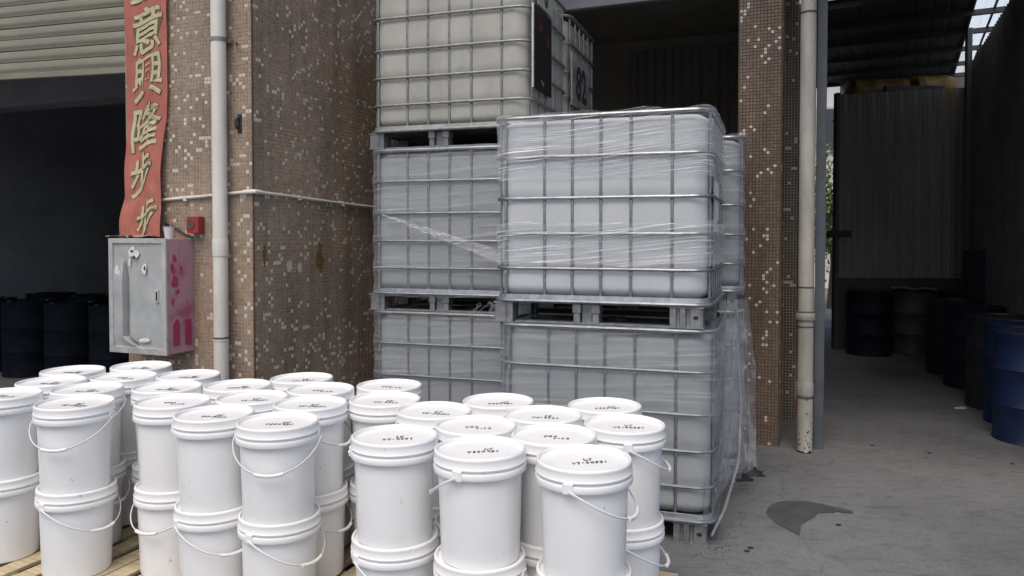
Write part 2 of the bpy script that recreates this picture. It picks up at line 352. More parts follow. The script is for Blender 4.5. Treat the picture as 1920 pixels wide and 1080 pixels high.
# glue patches and a peeled spot on the right face
def blob(cy, cz, ry, rz, seed, x=.0045):
    rr = random.Random(seed); mbb = MB(); n = 14
    p = [(x, cy + ry * math.cos(2 * math.pi * k / n) * rr.uniform(.45, 1.1), cz + rz * math.sin(2 * math.pi * k / n) * rr.uniform(.6, 1.15)) for k in range(n)]
    mbb.add(p + [(0.001, a[1], a[2]) for a in p], [tuple(range(n))] + [(i, (i + 1) % n, n + (i + 1) % n, n + i) for i in range(n)]); return mbb
for cy, cz, ry, rz, sd, m_ in ((.10, 1.52, .02, .09, 1, 'glue'), (.70, 1.49, .05, .13, 2, 'glue'), (.36, 1.44, .035, .05, 3, 'cream'), (.47, 1.43, .03, .04, 4, 'cream')):
    blob(cy, cz, ry, rz, sd).obj('glue_patch' if m_ == 'glue' else 'peeled_patch', m_, pil)
# bay pillar on the right
RC = (2.776, 2.36)
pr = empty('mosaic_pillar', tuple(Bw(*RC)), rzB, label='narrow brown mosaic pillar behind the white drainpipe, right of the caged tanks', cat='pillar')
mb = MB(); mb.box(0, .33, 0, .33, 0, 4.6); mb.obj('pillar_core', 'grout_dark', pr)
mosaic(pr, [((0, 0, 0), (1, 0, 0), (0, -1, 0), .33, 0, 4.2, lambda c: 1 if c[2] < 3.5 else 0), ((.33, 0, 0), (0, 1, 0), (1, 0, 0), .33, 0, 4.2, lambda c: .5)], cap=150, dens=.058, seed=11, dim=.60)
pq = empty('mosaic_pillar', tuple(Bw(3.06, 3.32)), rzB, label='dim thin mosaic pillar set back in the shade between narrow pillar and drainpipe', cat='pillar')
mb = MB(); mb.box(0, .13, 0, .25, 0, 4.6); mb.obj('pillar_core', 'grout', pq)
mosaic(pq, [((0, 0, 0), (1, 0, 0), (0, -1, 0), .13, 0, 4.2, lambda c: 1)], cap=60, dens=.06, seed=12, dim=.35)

# ---------------------------------------------------------------- building shell (local frame of the pillar)
bld = empty('warehouse', (CX, CY, 0), rzB, label='old two-bay warehouse behind the pillars with dark open bays and deep lintel', cat='building')
def wall(name, x0, x1, y0, y1, z0, z1, m, **k):
    b = MB(); b.box(x0, x1, y0, y1, z0, z1); return b.obj(name, m, bld, **k)
wall('lintel', 0.0, 3.40, 2.46, 2.66, 3.64, 6.2, 'dark_wall')
wall('lintel_trim', 0.0, 3.40, 2.40, 2.458, 3.60, 3.70, 'concrete_wall')
wall('bay_ceiling', 0, 3.0, 2.662, 6.1, 4.2, 4.3, 'bay_wall')
wall('bay_back_wall', 0, 3.0, 6.1, 6.2, 0, 4.2, 'bay_wall')
wall('bay_side_wall', -.1, 0, 2.302, 6.1, 0, 4.2, 'bay_wall')
wall('side_wall', 3.0, 3.1, 3.60, 9.2, 0, 4.4, 'dark_wall')
# corrugated partition in front of the plain back wall
b = MB()
def corrugated(bm_, x0, x1, z0, z1, pitch, amp, y=0, T=None, tops=None):
    pts = []; x = x0; k = 0
    prof = ((0, 0), (.35, 0), (.5, 1), (.85, 1))
    while x < x1:
        for dx, a in prof:
            xx = x + dx * pitch
            if xx <= x1: pts.append((xx, y - a * amp))
        x += pitch
    vs = []
    for (xx, yy) in pts:
        zt = z1 if tops is None else tops(xx)
        for p in ((xx, yy, z0), (xx, yy, zt), (xx, yy + .004, zt), (xx, yy + .004, z0)): vs.append(tuple(T @ Vector(p)) if T else p)
    fs = []
    for i in range(len(pts) - 1):
        a = i * 4; c = a + 4
        fs += [(a, c, c + 1, a + 1), (a + 1, c + 1, c + 2, a + 2), (a + 2, c + 2, c + 3, a + 3)]
    bm_.add(vs, fs)
corrugated(b, 1.05, 2.98, 0, 4.05, .23, .04, y=6.0); b.obj('corrugated_partition', 'bay_sheet', bld)
# left bay
wall('left_bay_back_wall', -6.5, -1.1, 7.0, 7.1, 0, 3.6, 'deep_wall')
wall('left_bay_ceiling', -6.5, -1.1, .30, 7.0, 3.5, 3.6, 'concrete_wall')
wall('ceiling_beam', -6.4, -1.102, 2.2, 2.5, 3.15, 3.498, 'concrete_wall')
wall('left_bay_side_wall', -6.6, -6.5, .30, 7.1, 0, 3.6, 'deep_wall')
wall('left_bay_inner_wall', -1.1, -1.0, 2.302, 7.0, 0, 3.6, 'deep_wall')
wall('upper_wall', -6.6, -1.102, .20, .30, 3.5, 6.0, 'concrete_wall')
wall('roof_slab', -6.6, 3.4, .31, 9.2, 6.2, 6.3, 'dark_wall')
wall('upper_side_wall', 3.3, 3.4, 2.67, 9.2, 4.5, 6.2, 'dark_wall')

# ---------------------------------------------------------------- roller shutter
shut = empty('roller_shutter', tuple(Bw(-1.13, .14)), rzB, label='half-raised khaki metal roller shutter over the dark left doorway', cat='shutter')
b = MB(); prof = [(.002, 0), (-.004, .004), (-.006, .020), (-.009, .026), (-.010, .048), (-.007, .054), (-.007, .074), (-.002, .082), (.003, .0865)]
L_ = 4.6; nS = 24; vs = []; fs = []
for i in range(nS + 1):
    x = -L_ * i / nS
    for (dy, dz) in prof: vs.append((x, dy, dz))
    for (dy, dz) in prof: vs.append((x, dy + .002, dz))
k = len(prof)
for i in range(nS):
    for j in range(k - 1):
        a = i * 2 * k + j; c = a + 2 * k
        fs += [(a, c, c + 1, a + 1), (a + k, a + k + 1, c + k + 1, c + k)]
b.add(vs, fs); slat = b.mesh('slat', 'shutter', smooth=True)
for i in range(12):
    put('slat', slat, shut, loc=(0, .0, 2.86 + i * .0875), rot=(0, R(2.1 + rng.uniform(-.12, .12)), 0))
b = MB(); b.box(-4.6, 0, -.02, .02, -.045, -.0015); put('bottom_bar', b.mesh('bottom_bar', 'shutter', bevel=.005), shut, loc=(0, 0, 2.86), rot=(0, R(2.1), 0))

# ---------------------------------------------------------------- drainpipes, conduit
def pipe(x, y, r, m, label, collars, z1=5.2, z0=0.0, rag=False):
    rt = empty('drainpipe', tuple(Bw(x, y)), rzB, label=label, cat='drainpipe')
    b = MB(); n = 28; prof = [(r, z0 + (z1 - z0) * i / 30) for i in range(31)]
    b.lathe(prof, n)
    if rag:
        for k in range(n): px_, py_, pz_ = b.v[k]; b.v[k] = (px_, py_, pz_ + .012 * abs(math.sin(k * 2.3)) + .006 * math.sin(k * 1.1) + .004)
    b.obj('pipe', m, rt, smooth=True)
    for (za, zb, dr, mm) in collars:
        b = MB(); b.lathe([(r + .0005, za), (r + dr * .8, za), (r + dr, za + .004), (r + dr, zb - .004), (r + dr * .8, zb), (r + .0005, zb)], 28); b.obj('collar', mm, rt, smooth=True)
    return rt
lp = pipe(-.205, -.075, .047, 'pvc', 'tall clean white drainpipe on the wide mosaic pillar, right of the red alarm box', [(1.52, 1.63, .004, 'pvc'), (.985, .998, .002, 'grime'), (.972, .984, .003, 'pvc')])
for z in (.45, 2.9):
    b = MB(); b.box(-.06, .06, .045, .072, z, z + .025); b.lathe([(.0475, z), (.051, z), (.051, z + .025), (.0475, z + .025)], 24); b.obj('bracket', 'zinc_old', lp)
# the free-standing right pipe
wx, wy = 552 / 1450 * 5.88, 5.88
q = Vector((wx - CX, wy - CY, 0)); ax, bx_ = q.dot(uB), q.dot(vB)
def zy(y, Y): return EYE + (440 - y) / 1450 * Y
Yp = 5.88
rp = pipe(ax, bx_, .058, 'pvc_old', 'chipped grey-white drainpipe standing on the concrete floor by the steel post, right of the tanks',
     [(zy(600, Yp), zy(585, Yp), .012, 'pvc_old'), (zy(586, Yp), zy(583, Yp), .014, 'grime'), (zy(614, Yp), zy(611, Yp), .002, 'grime'), (zy(540, Yp), zy(537, Yp), .002, 'grime'), (zy(742, Yp), zy(718, Yp), .004, 'pvc_old'), (zy(747, Yp), zy(743, Yp), .003, 'grime'), (zy(30, Yp), zy(26, Yp), .003, 'grime')], rag=True)
for i in range(26):
    a = R(rng.uniform(200, 330)); z = .04 + rng.random() ** 2 * .45; s_ = rng.uniform(.003, .009)
    b = MB(); n = 6; c_ = Vector((math.cos(a), math.sin(a), 0)); t_ = Vector((-math.sin(a), math.cos(a), 0))
    b.add([tuple(c_ * .0588 + t_ * s_ * math.cos(k) * rng.uniform(.5, 1.2) + Vector((0, 0, z + s_ * 1.4 * math.sin(k)))) for k in [i2 * math.pi / 3 for i2 in range(6)]], [tuple(range(6))]); b.obj('paint_chip', 'grime', rp)
# steel post and grey downpipe right behind it
px0 = Vector((1540 - 960, 0, 0)).x / 1450 * 5.98
pst = MB(); pst.box(-.036, .036, -.05, .05, 0, 5.2); pst.obj('steel_post', 'post', None, loc=(px0, 6.0, 0), rot=(0, 0, rzB), bevel=.004,
    label='slim blue-grey steel post touching the right side of the chipped drainpipe', cat='post')
cd = empty('conduit', (CX, CY, 0), rzB, label='thin white cable conduit bent round the corner of wide mosaic pillar', cat='conduit')
b = MB(); P_ = [(-.80, -.016, 1.893), (-.6, -.016, 1.905), (-.4, -.016, 1.914), (-.2, -.016, 1.927), (-.03, -.016, 1.936), (.004, -.010, 1.937), (.016, .02, 1.937), (.016, .3, 1.926), (.016, .8, 1.905), (.017, 1.2, 1.890), (.016, 1.7, 1.876)]
b.tube(P_, .0105, 10); b.obj('conduit_tube', 'pvc', cd, smooth=True)
b = MB(); b.tube([(-.06, -.016, 1.935), (-.005, -.014, 1.937), (.014, -.005, 1.938), (.016, .05, 1.936)], .0145, 10); b.obj('elbow', 'pvc', cd, smooth=True)
for (x, y, z) in ((-.55, -.016, 1.907), (.016, .45, 1.921), (.016, .98, 1.898)):
    b = MB(); b.box(x - .012, x + .012, y - .012, y + .012, z - .022, z + .014); b.obj('clip', 'pvc', cd)
# hook + nail beside the pipe
hk = empty('cable_hook', tuple(Bw(-.10, 0)), rzB, label='small black iron hook fixed beside the tall white drainpipe', cat='hook')
b = MB(); b.box(-.016, .016, -.012, -.001, 2.32, 2.44); b.obj('plate', 'rubber', hk, bevel=.004)
b = MB(); b.tube([(0, -.012, 2.42), (0, -.04, 2.40), (0, -.045, 2.36), (-.012, -.02, 2.35)], .008, 8); b.obj('hook', 'rubber', hk, smooth=True)
b = MB(); b.tube([(0, -.002, 2.905), (.03, -.03, 2.89), (.05, -.035, 2.88)], .005, 6); b.obj('wall_nail', 'rubber', None, smooth=True, loc=tuple(Bw(-.13, 0)), rot=(0, 0, rzB), label='bent black nail in the mosaic high up right of the tall white drainpipe', cat='nail')

# ---------------------------------------------------------------- red alarm box
al = empty('alarm_box', tuple(Bw(-.452, 0, 1.69)), rzB, label='small red fire alarm box on mosaic wall left of the tall white drainpipe', cat='alarm')
b = MB(); b.box(-.05, .05, -.062, -.003, -.02, .09); b.obj('housing', 'red', al, bevel=.004)
b = MB(); b.prism([(.024 * math.cos(2 * math.pi * k / 20), .024 * math.sin(2 * math.pi * k / 20)) for k in range(20)], 0, .004)
b.obj('button', mat('greenish_glass', (.05, .09, .07), .2), al, loc=(-.008, -.062, .038), rot=(R(90), 0, 0))
b = MB(); b.lathe([(.024, 0), (.024, .006), (.029, .006), (.029, 0)], 20); b.obj('button_ring', 'red', al, loc=(-.008, -.062, .038), rot=(R(90), 0, 0))
b = MB(); b.tube([(-.74, -.010, 1.735), (-.68, -.010, 1.72), (-.58, -.012, 1.668), (-.50, -.012, 1.642)], .007, 8); b.obj('loose_cable', 'rubber', None, smooth=True, loc=tuple(Bw(0, 0)), rot=(0, 0, rzB), label='short dark cable drooping on mosaic wall above the dented metal cabinet', cat='cable')

# ---------------------------------------------------------------- dented metal cabinet
BW, BH, BD = .50, .745, .25
cab = empty('metal_cabinet', tuple(Bw(-.493, 0, .885)), rzB, label='dented grey metal cabinet with faded magenta side, mounted on the wide pillar', cat='cabinet')
b = MB(); b.box(-BW + .004, -.004, -.012, -.003, 0, BH); b.box(-BW + .004, -BW + .006, -BD + .0185, -.0125, 0, BH); b.box(-.006, -.004, -BD + .0185, -.0125, 0, BH); b.box(-BW + .0065, -.0065, -BD + .0185, -.0125, 0, .002); b.box(-BW + .0065, -.0065, -BD + .0185, -.0125, BH - .002, BH); b.obj('body', 'pink', cab)
dr = MB()
g = .036
dr.box(-BW, 0, -BD, -BD + .018, -.006, g); dr.box(-BW, 0, -BD, -BD + .018, BH - g + .01, BH + .006)
dr.box(-BW, -BW + g, -BD, -BD + .018, g, BH - g + .01); dr.box(-g, 0, -BD, -BD + .018, g, BH - g + .01)
door = dr.obj('door', 'alu', cab, bevel=.0025)
b = MB(); nx, nz_ = 70, 90; vs = []; x0, x1, z0, z1 = -BW + g, -g, g, BH - g + .01
for j in range(nz_ + 1):
    for i in range(nx + 1):
        x = x0 + (x1 - x0) * i / nx; z = z0 + (z1 - z0) * j / nz_
        zz = (z - z0) / (z1 - z0)
        xc = x0 + (.225 if zz < .78 else .225 - (zz - .78) * .17) * (x1 - x0) / 1.0
        if zz < .10: xc += (.10 - zz) ** 1.3 * 2.4
        d = x - xc; amp = min(1, max(0, (.86 - zz) / .2)) * min(1, zz / .03 + .1)
        y = .0
        if d < 0: y = -.018 * amp * math.exp(d / .09)
        else: y = .045 * amp * math.exp(-d / .012) + .012 * amp * math.exp(-d / .06)
        y += .004 * fold((x, 0, z), 9)
        vs.append((x, -BD + .012 + max(-.022, y), z))
fs = [(j * (nx + 1) + i, j * (nx + 1) + i + 1, (j + 1) * (nx + 1) + i + 1, (j + 1) * (nx + 1) + i) for j in range(nz_) for i in range(nx)]
b.add(vs, fs); b.obj('dented_panel', 'steel_sheet', cab, smooth=True)
b = MB(); b.box(-.095, -.067, -BD + .002, -BD + .014, .335, .42); lt = b.obj('latch', 'alu', cab, bevel=.003)
b = MB(); b.box(-.087, -.075, -BD, -BD + .002, .348, .405); b.obj('latch_lever', 'rubber', lt)
def scrap(cx, cz, s1, s2, seed, m_='paper', yy=-BD + .0, par=cab):
    rr = random.Random(seed); n = 9; p = [(cx + s1 * math.cos(2 * math.pi * k / n + .4) * rr.uniform(.5, 1.1), yy + rr.uniform(-.004, .003), cz + s2 * math.sin(2 * math.pi * k / n + .4) * rr.uniform(.6, 1.1)) for k in range(n)]
    bb = MB(); bb.add(p + [(a[0], a[1] + .001, a[2]) for a in p], [tuple(range(n)), tuple(range(2 * n - 1, n - 1, -1))] + [(i, (i + 1) % n, n + (i + 1) % n, n + i) for i in range(n)]); return bb.obj('paper_scrap', m_, par)
scrap(-.285, .665, .035, .05, 1); scrap(-.255, .645, .03, .035, 2); scrap(-.18, .555, .028, .045, 3); scrap(-.42, .54, .03, .035, 4); scrap(-.19, .085, .055, .018, 5); scrap(-.31, .60, .012, .03, 6)
scrap(-.262, .628, .012, .014, 16, 'dark', -BD - .006); scrap(-.285, .668, .014, .008, 17, 'dark', -BD - .006); scrap(-.175, .56, .008, .018, 18, 'dark', -BD - .006)
# magenta remains on the cabinet side (side faces +x)
def side_poly(pts, m_, name='paint_remnant'):
    bb = MB(); n = len(pts); bb.add([(0.0, y, z) for y, z in pts] + [(-.0035, y, z) for y, z in pts], [tuple(range(n))] + [(i, (i + 1) % n, n + (i + 1) % n, n + i) for i in range(n)]); bb.obj(name, m_, cab)
side_poly([(-.19, .05), (-.135, .05), (-.135, .20), (-.16, .225), (-.19, .19)], 'magenta')
side_poly([(-.09, .05), (-.035, .04), (-.035, .215), (-.09, .215)], 'magenta')
for (cy, cz, ry, rz_, sd) in ((-.17, .47, .035, .055, 3), (-.19, .56, .02, .04, 4), (-.15, .40, .02, .02, 5), (-.175, .62, .02, .03, 6), (-.19, .34, .015, .03, 8), (-.12, .55, .012, .03, 9)):
    rr = random.Random(sd); side_poly([(cy + ry * math.cos(k * .7) * rr.uniform(.5, 1.1), cz + rz_ * math.sin(k * .7) * rr.uniform(.5, 1.1)) for k in range(9)], 'magenta')
b = MB(); nn_ = 12; b.add([(-.25 + .15 * math.cos(k * .5236) * (1 if k % 2 else .8), -.006, -.05 + .075 * math.sin(k * .5236)) for k in range(12)] + [(-.25 + .15 * math.cos(k * .5236) * (1 if k % 2 else .8), -.0052, -.05 + .075 * math.sin(k * .5236)) for k in range(12)], [tuple(range(12))])
# cup with straw on cabinet
cup = empty('paper_cup', tuple(Bw(-.493 - .06, -.16, .885 + BH + .001)), rzB, label='small translucent drinking cup with a straw standing on the metal cabinet', cat='cup')
b = MB(); b.lathe([(0, 0), (.024, 0), (.034, .078), (.037, .08), (.035, .081), (.0325, .078), (.023, .003), (0, .003)], 24); b.obj('cup', mat('cloudy_plastic', (.62, .60, .58), .4), cup, smooth=True)
b = MB(); b.lathe([(0, .055), (.0295, .055)], 20); b.obj('drink', mat('milky_drink', (.45, .38, .36), .3), cup)
b = MB(); b.tube([(-.01, 0, .02), (.02, -.005, .09), (.055, -.01, .165)], .004, 8); b.obj('straw', mat('orange_straw', (.45, .25, .16), .5), cup, smooth=True)

# ---------------------------------------------------------------- red banner with characters
ban = empty('cloth_banner', tuple(Bw(0, 0)), rzB, label='long faded red cloth banner with gold Chinese characters on the pillar edge', cat='banner')
ZT, ZB = 3.75, 1.645
def lerp(a, b_, t): return a + (b_ - a) * t
def interp(tab, z):
    for (z0, v0), (z1, v1) in zip(tab, tab[1:]):
        if z >= z1: return lerp(v0, v1, (z0 - z) / (z0 - z1) if z0 != z1 else 0)
    return tab[-1][1]
Ltab = [(4, -1.08), (2.2, -1.06), (2.05, -1.055), (1.9, -1.06), (1.76, -1.08), (1.6, -1.09)]
Rtab = [(4, -.69), (2.62, -.69), (2.45, -.70), (2.25, -.725), (2.1, -.73), (1.85, -.72), (1.6, -.715)]
def cloth(s, z, lift=0):
    a = lerp(interp(Ltab, z), interp(Rtab, z), s)
    k = max(0, (2.45 - z) / .8)
    y = -.022 - .03 * k * (.5 + .5 * math.sin(s * 11 + z * 3)) - .012 * math.sin(z * 2.2 + s * 2) * (.3 + k) - .05 * k * abs(fold((s * 2.5, z * 2.4, 0), 1.3)) - .012 * abs(fold((s * 9, z * 3, 1), 1))
    # the lower end rests over the cabinet
    return Vector((a, y - lift - .05 * k, z))
b = MB(); nx, nz_ = 26, 120; vs = [cloth(i / nx, lerp(ZB, ZT, j / nz_) + (.02 * fold((i / nx * 4, 0, 0), 1) * (1 if j == 0 else 0))) for j in range(nz_ + 1) for i in range(nx + 1)]
k = len(vs); vs += [v + Vector((0, .0015, 0)) for v in vs]
fs = []
for j in range(nz_):
    for i in range(nx):
        a = j * (nx + 1) + i; fs += [(a, a + 1, a + nx + 2, a + nx + 1), (k + a, k + a + nx + 1, k + a + nx + 2, k + a + 1)]
b.add(vs, fs); b.obj('cloth', 'banner', ban, smooth=True)
def glyph(ch, zc, size, sx=1.0, s_c=.5, rot=0, shear=.22):
    for off, lift, m_, nm in ((.026, .0035, 'gold_edge', 'character_edge'), (.013, .0055, 'gold', 'character')):
        cu = bpy.data.curves.new('t', 'FONT'); cu.body = ch; cu.size = 1; cu.offset = off; cu.align_x = 'CENTER'; cu.align_y = 'CENTER'; cu.resolution_u = 3; cu.shear = 0
        o = bpy.data.objects.new('t', cu); sc.collection.objects.link(o)
        dg = bpy.context.evaluated_depsgraph_get(); me = bpy.data.meshes.new_from_object(o.evaluated_get(dg))
        bpy.data.objects.remove(o)
        if not me.vertices: continue
        bb = bmesh.new(); bb.from_mesh(me)
        for _ in range(3):
            es = [e for e in bb.edges if e.calc_length() > .12]
            if es: bmesh.ops.subdivide_edges(bb, edges=es, cuts=1)
            bmesh.ops.triangulate(bb, faces=[f for f in bb.faces if len(f.verts) > 4])
        xs = [v.co.x for v in bb.verts]; ys = [v.co.y for v in bb.verts]; cx, cy = (min(xs) + max(xs)) / 2, (min(ys) + max(ys)) / 2
        for v in bb.verts:
            x, y = v.co.x - cx, v.co.y - cy
            y += x * shear; x2 = x * sx
            x2 += .025 * math.sin(y * 7) ; y += .02 * math.sin(x * 9)
            v.co = cloth(s_c + x2 * size / .39, zc + y * size, lift)
        bb.to_mesh(me); bb.free(); me.materials.clear(); me.materials.append(M[m_])
        put(nm, me, ban)
glyph('生', 3.39, .29); glyph('意', 3.055, .325, .92, .54); glyph('興', 2.735, .325, .92, .54); glyph('隆', 2.40, .325, .9, .52); glyph('步', 2.075, .30, .72, .48, shear=.3); glyph('步', 1.775, .27, .8, .66, shear=.35)
b = MB(); n = 14; vs = []; 
for i in range(n + 1):
    t = i / n
    for j in range(4):
        vs.append((-1.04 + .30 * t, -.10 - .045 * j + .02 * math.sin(t * 9 + j), 1.636 + .016 * abs(math.sin(t * 7 + j * 1.7)) + .02 * fold((t * 6, j * .8, 0), 1)))
fs = [(i * 4 + j, i * 4 + j + 1, (i + 1) * 4 + j + 1, (i + 1) * 4 + j) for i in range(n) for j in range(3)]
k = len(vs); vs += [(x, y, z + .0015) for x, y, z in vs]; fs += [tuple(k + i for i in f[::-1]) for f in fs]
b.add(vs, fs); b.obj('frayed_hem', mat('grey_green_cloth', (.30, .28, .20), .8, noise_amt=.4, noise_scale=20), ban, smooth=True)

# ---------------------------------------------------------------- caged tanks
HB = 1.16
RAILZ = (.307, .50, .697, .925)
BARX = [-.525, -.30, -.144, .013, .175, .39]
SIDEY = [-.40, -.22, -.07, .08, .23, .40]
def bottle_mesh(m_):
    out = []; zs = []
    z0, z1 = .150, 1.132
    nz = 64; loop = rrect(.568, .468, .10, 8, 40); nl = len(loop)
    vs = []
    for j in range(nz + 1):
        z = lerp(z0, z1, j / nz)
        e = min((z - z0), (z1 - z)); inset = .05 * max(0, 1 - e / .055) ** 2.2
        dr_ = min(abs(z - q) for q in RAILZ); bul = .008 * (1 - math.exp(-(dr_ / .03) ** 2)) + .004 * math.sin(max(0, min(1, (z - z0) / (z1 - z0))) * math.pi)
        for (x, y) in loop:
            fx = abs(x) > .555; fy = abs(y) > .455
            dv = 1.0
            if fy:
                dv = 1 - .6 * math.exp(-(min(abs(x - q) for q in BARX) / .018) ** 2)
            elif fx:
                dv = 1 - .75 * math.exp(-(min(abs(y - q) for q in SIDEY) / .022) ** 2)
            r_ = math.hypot(x / .56, y / .46)
            d = bul * dv - inset + .003 * fold((x, y, z), 3.2)
            ux, uy = (math.copysign(1, x) if abs(x) > .46 else 0), (math.copysign(1, y) if abs(y) > .36 else 0)
            l = math.hypot(ux, uy) or 1
            # outward normal of the rounded rectangle
            cx, cy = max(-.462, min(.462, x)), max(-.362, min(.362, y)); nx_, ny_ = x - cx, y - cy; ln = math.hypot(nx_, ny_) or 1
            vs.append((x + nx_ / ln * d, y + ny_ / ln * d, z))
    fs = [(j * nl + i, j * nl + (i + 1) % nl, (j + 1) * nl + (i + 1) % nl, (j + 1) * nl + i) for j in range(nz) for i in range(nl)]
    fs += [tuple(range(nl - 1, -1, -1)), tuple(nz * nl + i for i in range(nl))]
    b = MB(); b.add(vs, fs); return b.mesh('bottle', m_, smooth=True)
def ring_mesh(name, r, m_, hx=.590, hy=.490, rad=.10, wob=.0015):
    b = MB(); lp_ = rrect(hx, hy, rad, 7, 14)
    b.tube([(x, y, wob * fold((x, y, 0), 6, r * 300)) for x, y in lp_], r, 8, closed=True); return b.mesh(name, m_, smooth=True)
def bar_mesh(m_):
    b = MB(); pts = []; rs = []
    zlist = sorted(set([.135, 1.135] + [round(q + d, 4) for q in RAILZ for d in (-.035, -.022, -.010, 0, .010, .022, .035)] + [.2, .4, .6, .8, 1.03]))
    for z in zlist:
        d = min(abs(z - q) for q in RAILZ); k = math.exp(-(d / .018) ** 2)
        pts.append((0, .004 * k, z)); rs.append((.0085 - .0045 * k, .0085 + .003 * k))
    # tube's first axis is along x for a vertical path: pinch it along y
    rs = [(b_, a_) for a_, b_ in rs]
    b.tube(pts, .009, 8, rs=rs); return b.mesh('cage_bar', m_, smooth=True)
HOLE = []
HB_ = MB(); HB_.prism([(.011 * math.cos(2 * math.pi * k / 14), .011 * math.sin(2 * math.pi * k / 14)) for k in range(14)], 0, .002); HOLE_ME = HB_.mesh('bolt_hole', 'rubber')
def corner_foot(m_):
    b = MB()
    # fluted plate wrapped round the corner: profile of the outer L, extruded
    out = [(-.065, -.06)]
    fl = [(-.065, -.060), (-.042, -.060), (-.038, -.044), (-.030, -.044), (-.026, -.060), (-.006, -.060), (-.002, -.042), (.010, -.042), (.014, -.060), (.050, -.060), (.060, -.050), (.060, .018), (.054, .024), (.060, .030), (.060, .065), (-.065, .065)]
    b.prism(fl, .004, .108)
    b.box(-.07, .064, -.064, .07, 0, .0055); b.box(-.07, .064, -.064, .07, .107, .114)
    HOLE.append(1)
    return b.mesh('corner_foot', m_, bevel=0)
def mid_foot(m_):
    b = MB()
    for s in (-1, 1):
        x = s * .052; b.prism([(x - .023, -.045), (x + .023, -.045), (x + .023, .045), (x - .023, .045)], .062, .112)
        b.prism([(x - .018, -.040), (x + .018, -.040), (x + .018, .040), (x - .018, .040)], .003, .062)
    b.prism([(-.028, -.02), (.028, -.02), (.028, .03), (-.028, .03)], .003, .112)
    return b.mesh('middle_foot', m_, bevel=.003)
def tray_mesh(m_):
    b = MB(); nl = None; vs = []
    prof = [(.590, .128), (.593, .132), (.588, .150), (.586, .158), (.583, .160), (.575, .158), (.572, .145)]
    for hx, z in prof:
        lp_ = rrect(hx, hx - .10, .10, 7, 6); nl = len(lp_); vs += [(x, y, z) for x, y in lp_]
    fs = [(j * nl + i, j * nl + (i + 1) % nl, (j + 1) * nl + (i + 1) % nl, (j + 1) * nl + i) for j in range(len(prof) - 1) for i in range(nl)] + [tuple(range(nl - 1, -1, -1)), tuple((len(prof) - 1) * nl + i for i in range(nl))]
    b.add(vs, fs); return b.mesh('tray', m_, smooth=True)
def corner_guard(m_):
    b = MB(); vs = []; z = ((.155, .578), (.205, .580), (.215, .572))
    return None
def film_mesh(zlo, zhi, m_, seed, hx=.603, hy=.503, tuck=.02):
    loop = rrect(hx, hy, .10, 10, 46); nl = len(loop); nz = max(10, int((zhi - zlo) / .012)); vs = []
    anchors = [.125] + list(RAILZ) + [1.145]
    for j in range(nz + 1):
        z0 = lerp(zlo, zhi, j / nz)
        for i, (x, y) in enumerate(loop):
            z = z0
            if j == 0: z += .02 * fold((x * 5, y * 5, seed), 1)
            if j == nz: z += .02 * fold((x * 6, y * 6, seed + 4), 1)
            da = min(abs(z - q) for q in anchors); d = -.014 * (1 - math.exp(-(da / .05) ** 2))
            cx, cy = max(-hx + .1, min(hx - .1, x)), max(-hy + .1, min(hy - .1, y)); nx_, ny_ = x - cx, y - cy; ln = math.hypot(nx_, ny_) or 1
            cor = 1 if (abs(x) > hx - .1 and abs(y) > hy - .1) else 0
            along = x * 1.0 + y * .9
            d += .004 * fold((along * 3.0, (z + along * .06) * 38, seed), 1) + .0025 * fold((along * 9, z * 70, seed + 2), 1)
            if cor: d *= .6
            vs.append((x + nx_ / ln * d, y + ny_ / ln * d, z))
    fs = [(j * nl + i, j * nl + (i + 1) % nl, (j + 1) * nl + (i + 1) % nl, (j + 1) * nl + i) for j in range(nz) for i in range(nl)]
    b = MB(); b.add(vs, fs); return b.mesh('stretch_film', m_, smooth=True)
KIT = {}
for key, mbot, mst, mft in (('new', 'bottle', 'zinc', 'zinc_old'), ('grey', 'bottle_shaded', 'zinc', 'zinc_old'), ('aged', 'bottle_aged', 'zinc_old', 'foot')):  # the grey kit carries the bottle colour darkened for shade
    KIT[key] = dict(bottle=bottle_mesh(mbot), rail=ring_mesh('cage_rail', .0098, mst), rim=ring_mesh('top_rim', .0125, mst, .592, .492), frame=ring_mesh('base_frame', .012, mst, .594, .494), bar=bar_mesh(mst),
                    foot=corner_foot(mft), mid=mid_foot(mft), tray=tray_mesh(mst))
    b = MB(); b.box(-.47, .47, -.035, .035, 0, .010); KIT[key]['runner'] = b.mesh('runner', mft)
    b = MB(); b.lathe([(0, 1.165), (.07, 1.165), (.078, 1.16), (.08, 1.14), (.085, 1.115)], 24); KIT[key]['cap'] = b.mesh('screw_cap', 'dark', smooth=True)
FILMS = {'top_shaded': film_mesh(.66, 1.165, M['film_shaded'], 12), 'full': film_mesh(.10, 1.165, M['film_shaded'], 1), 'full2': film_mesh(.02, 1.165, M['film_shaded'], 5), 'top': film_mesh(.80, 1.165, M['film'], 2), 'low': film_mesh(.33, .56, M['film'], 3)}
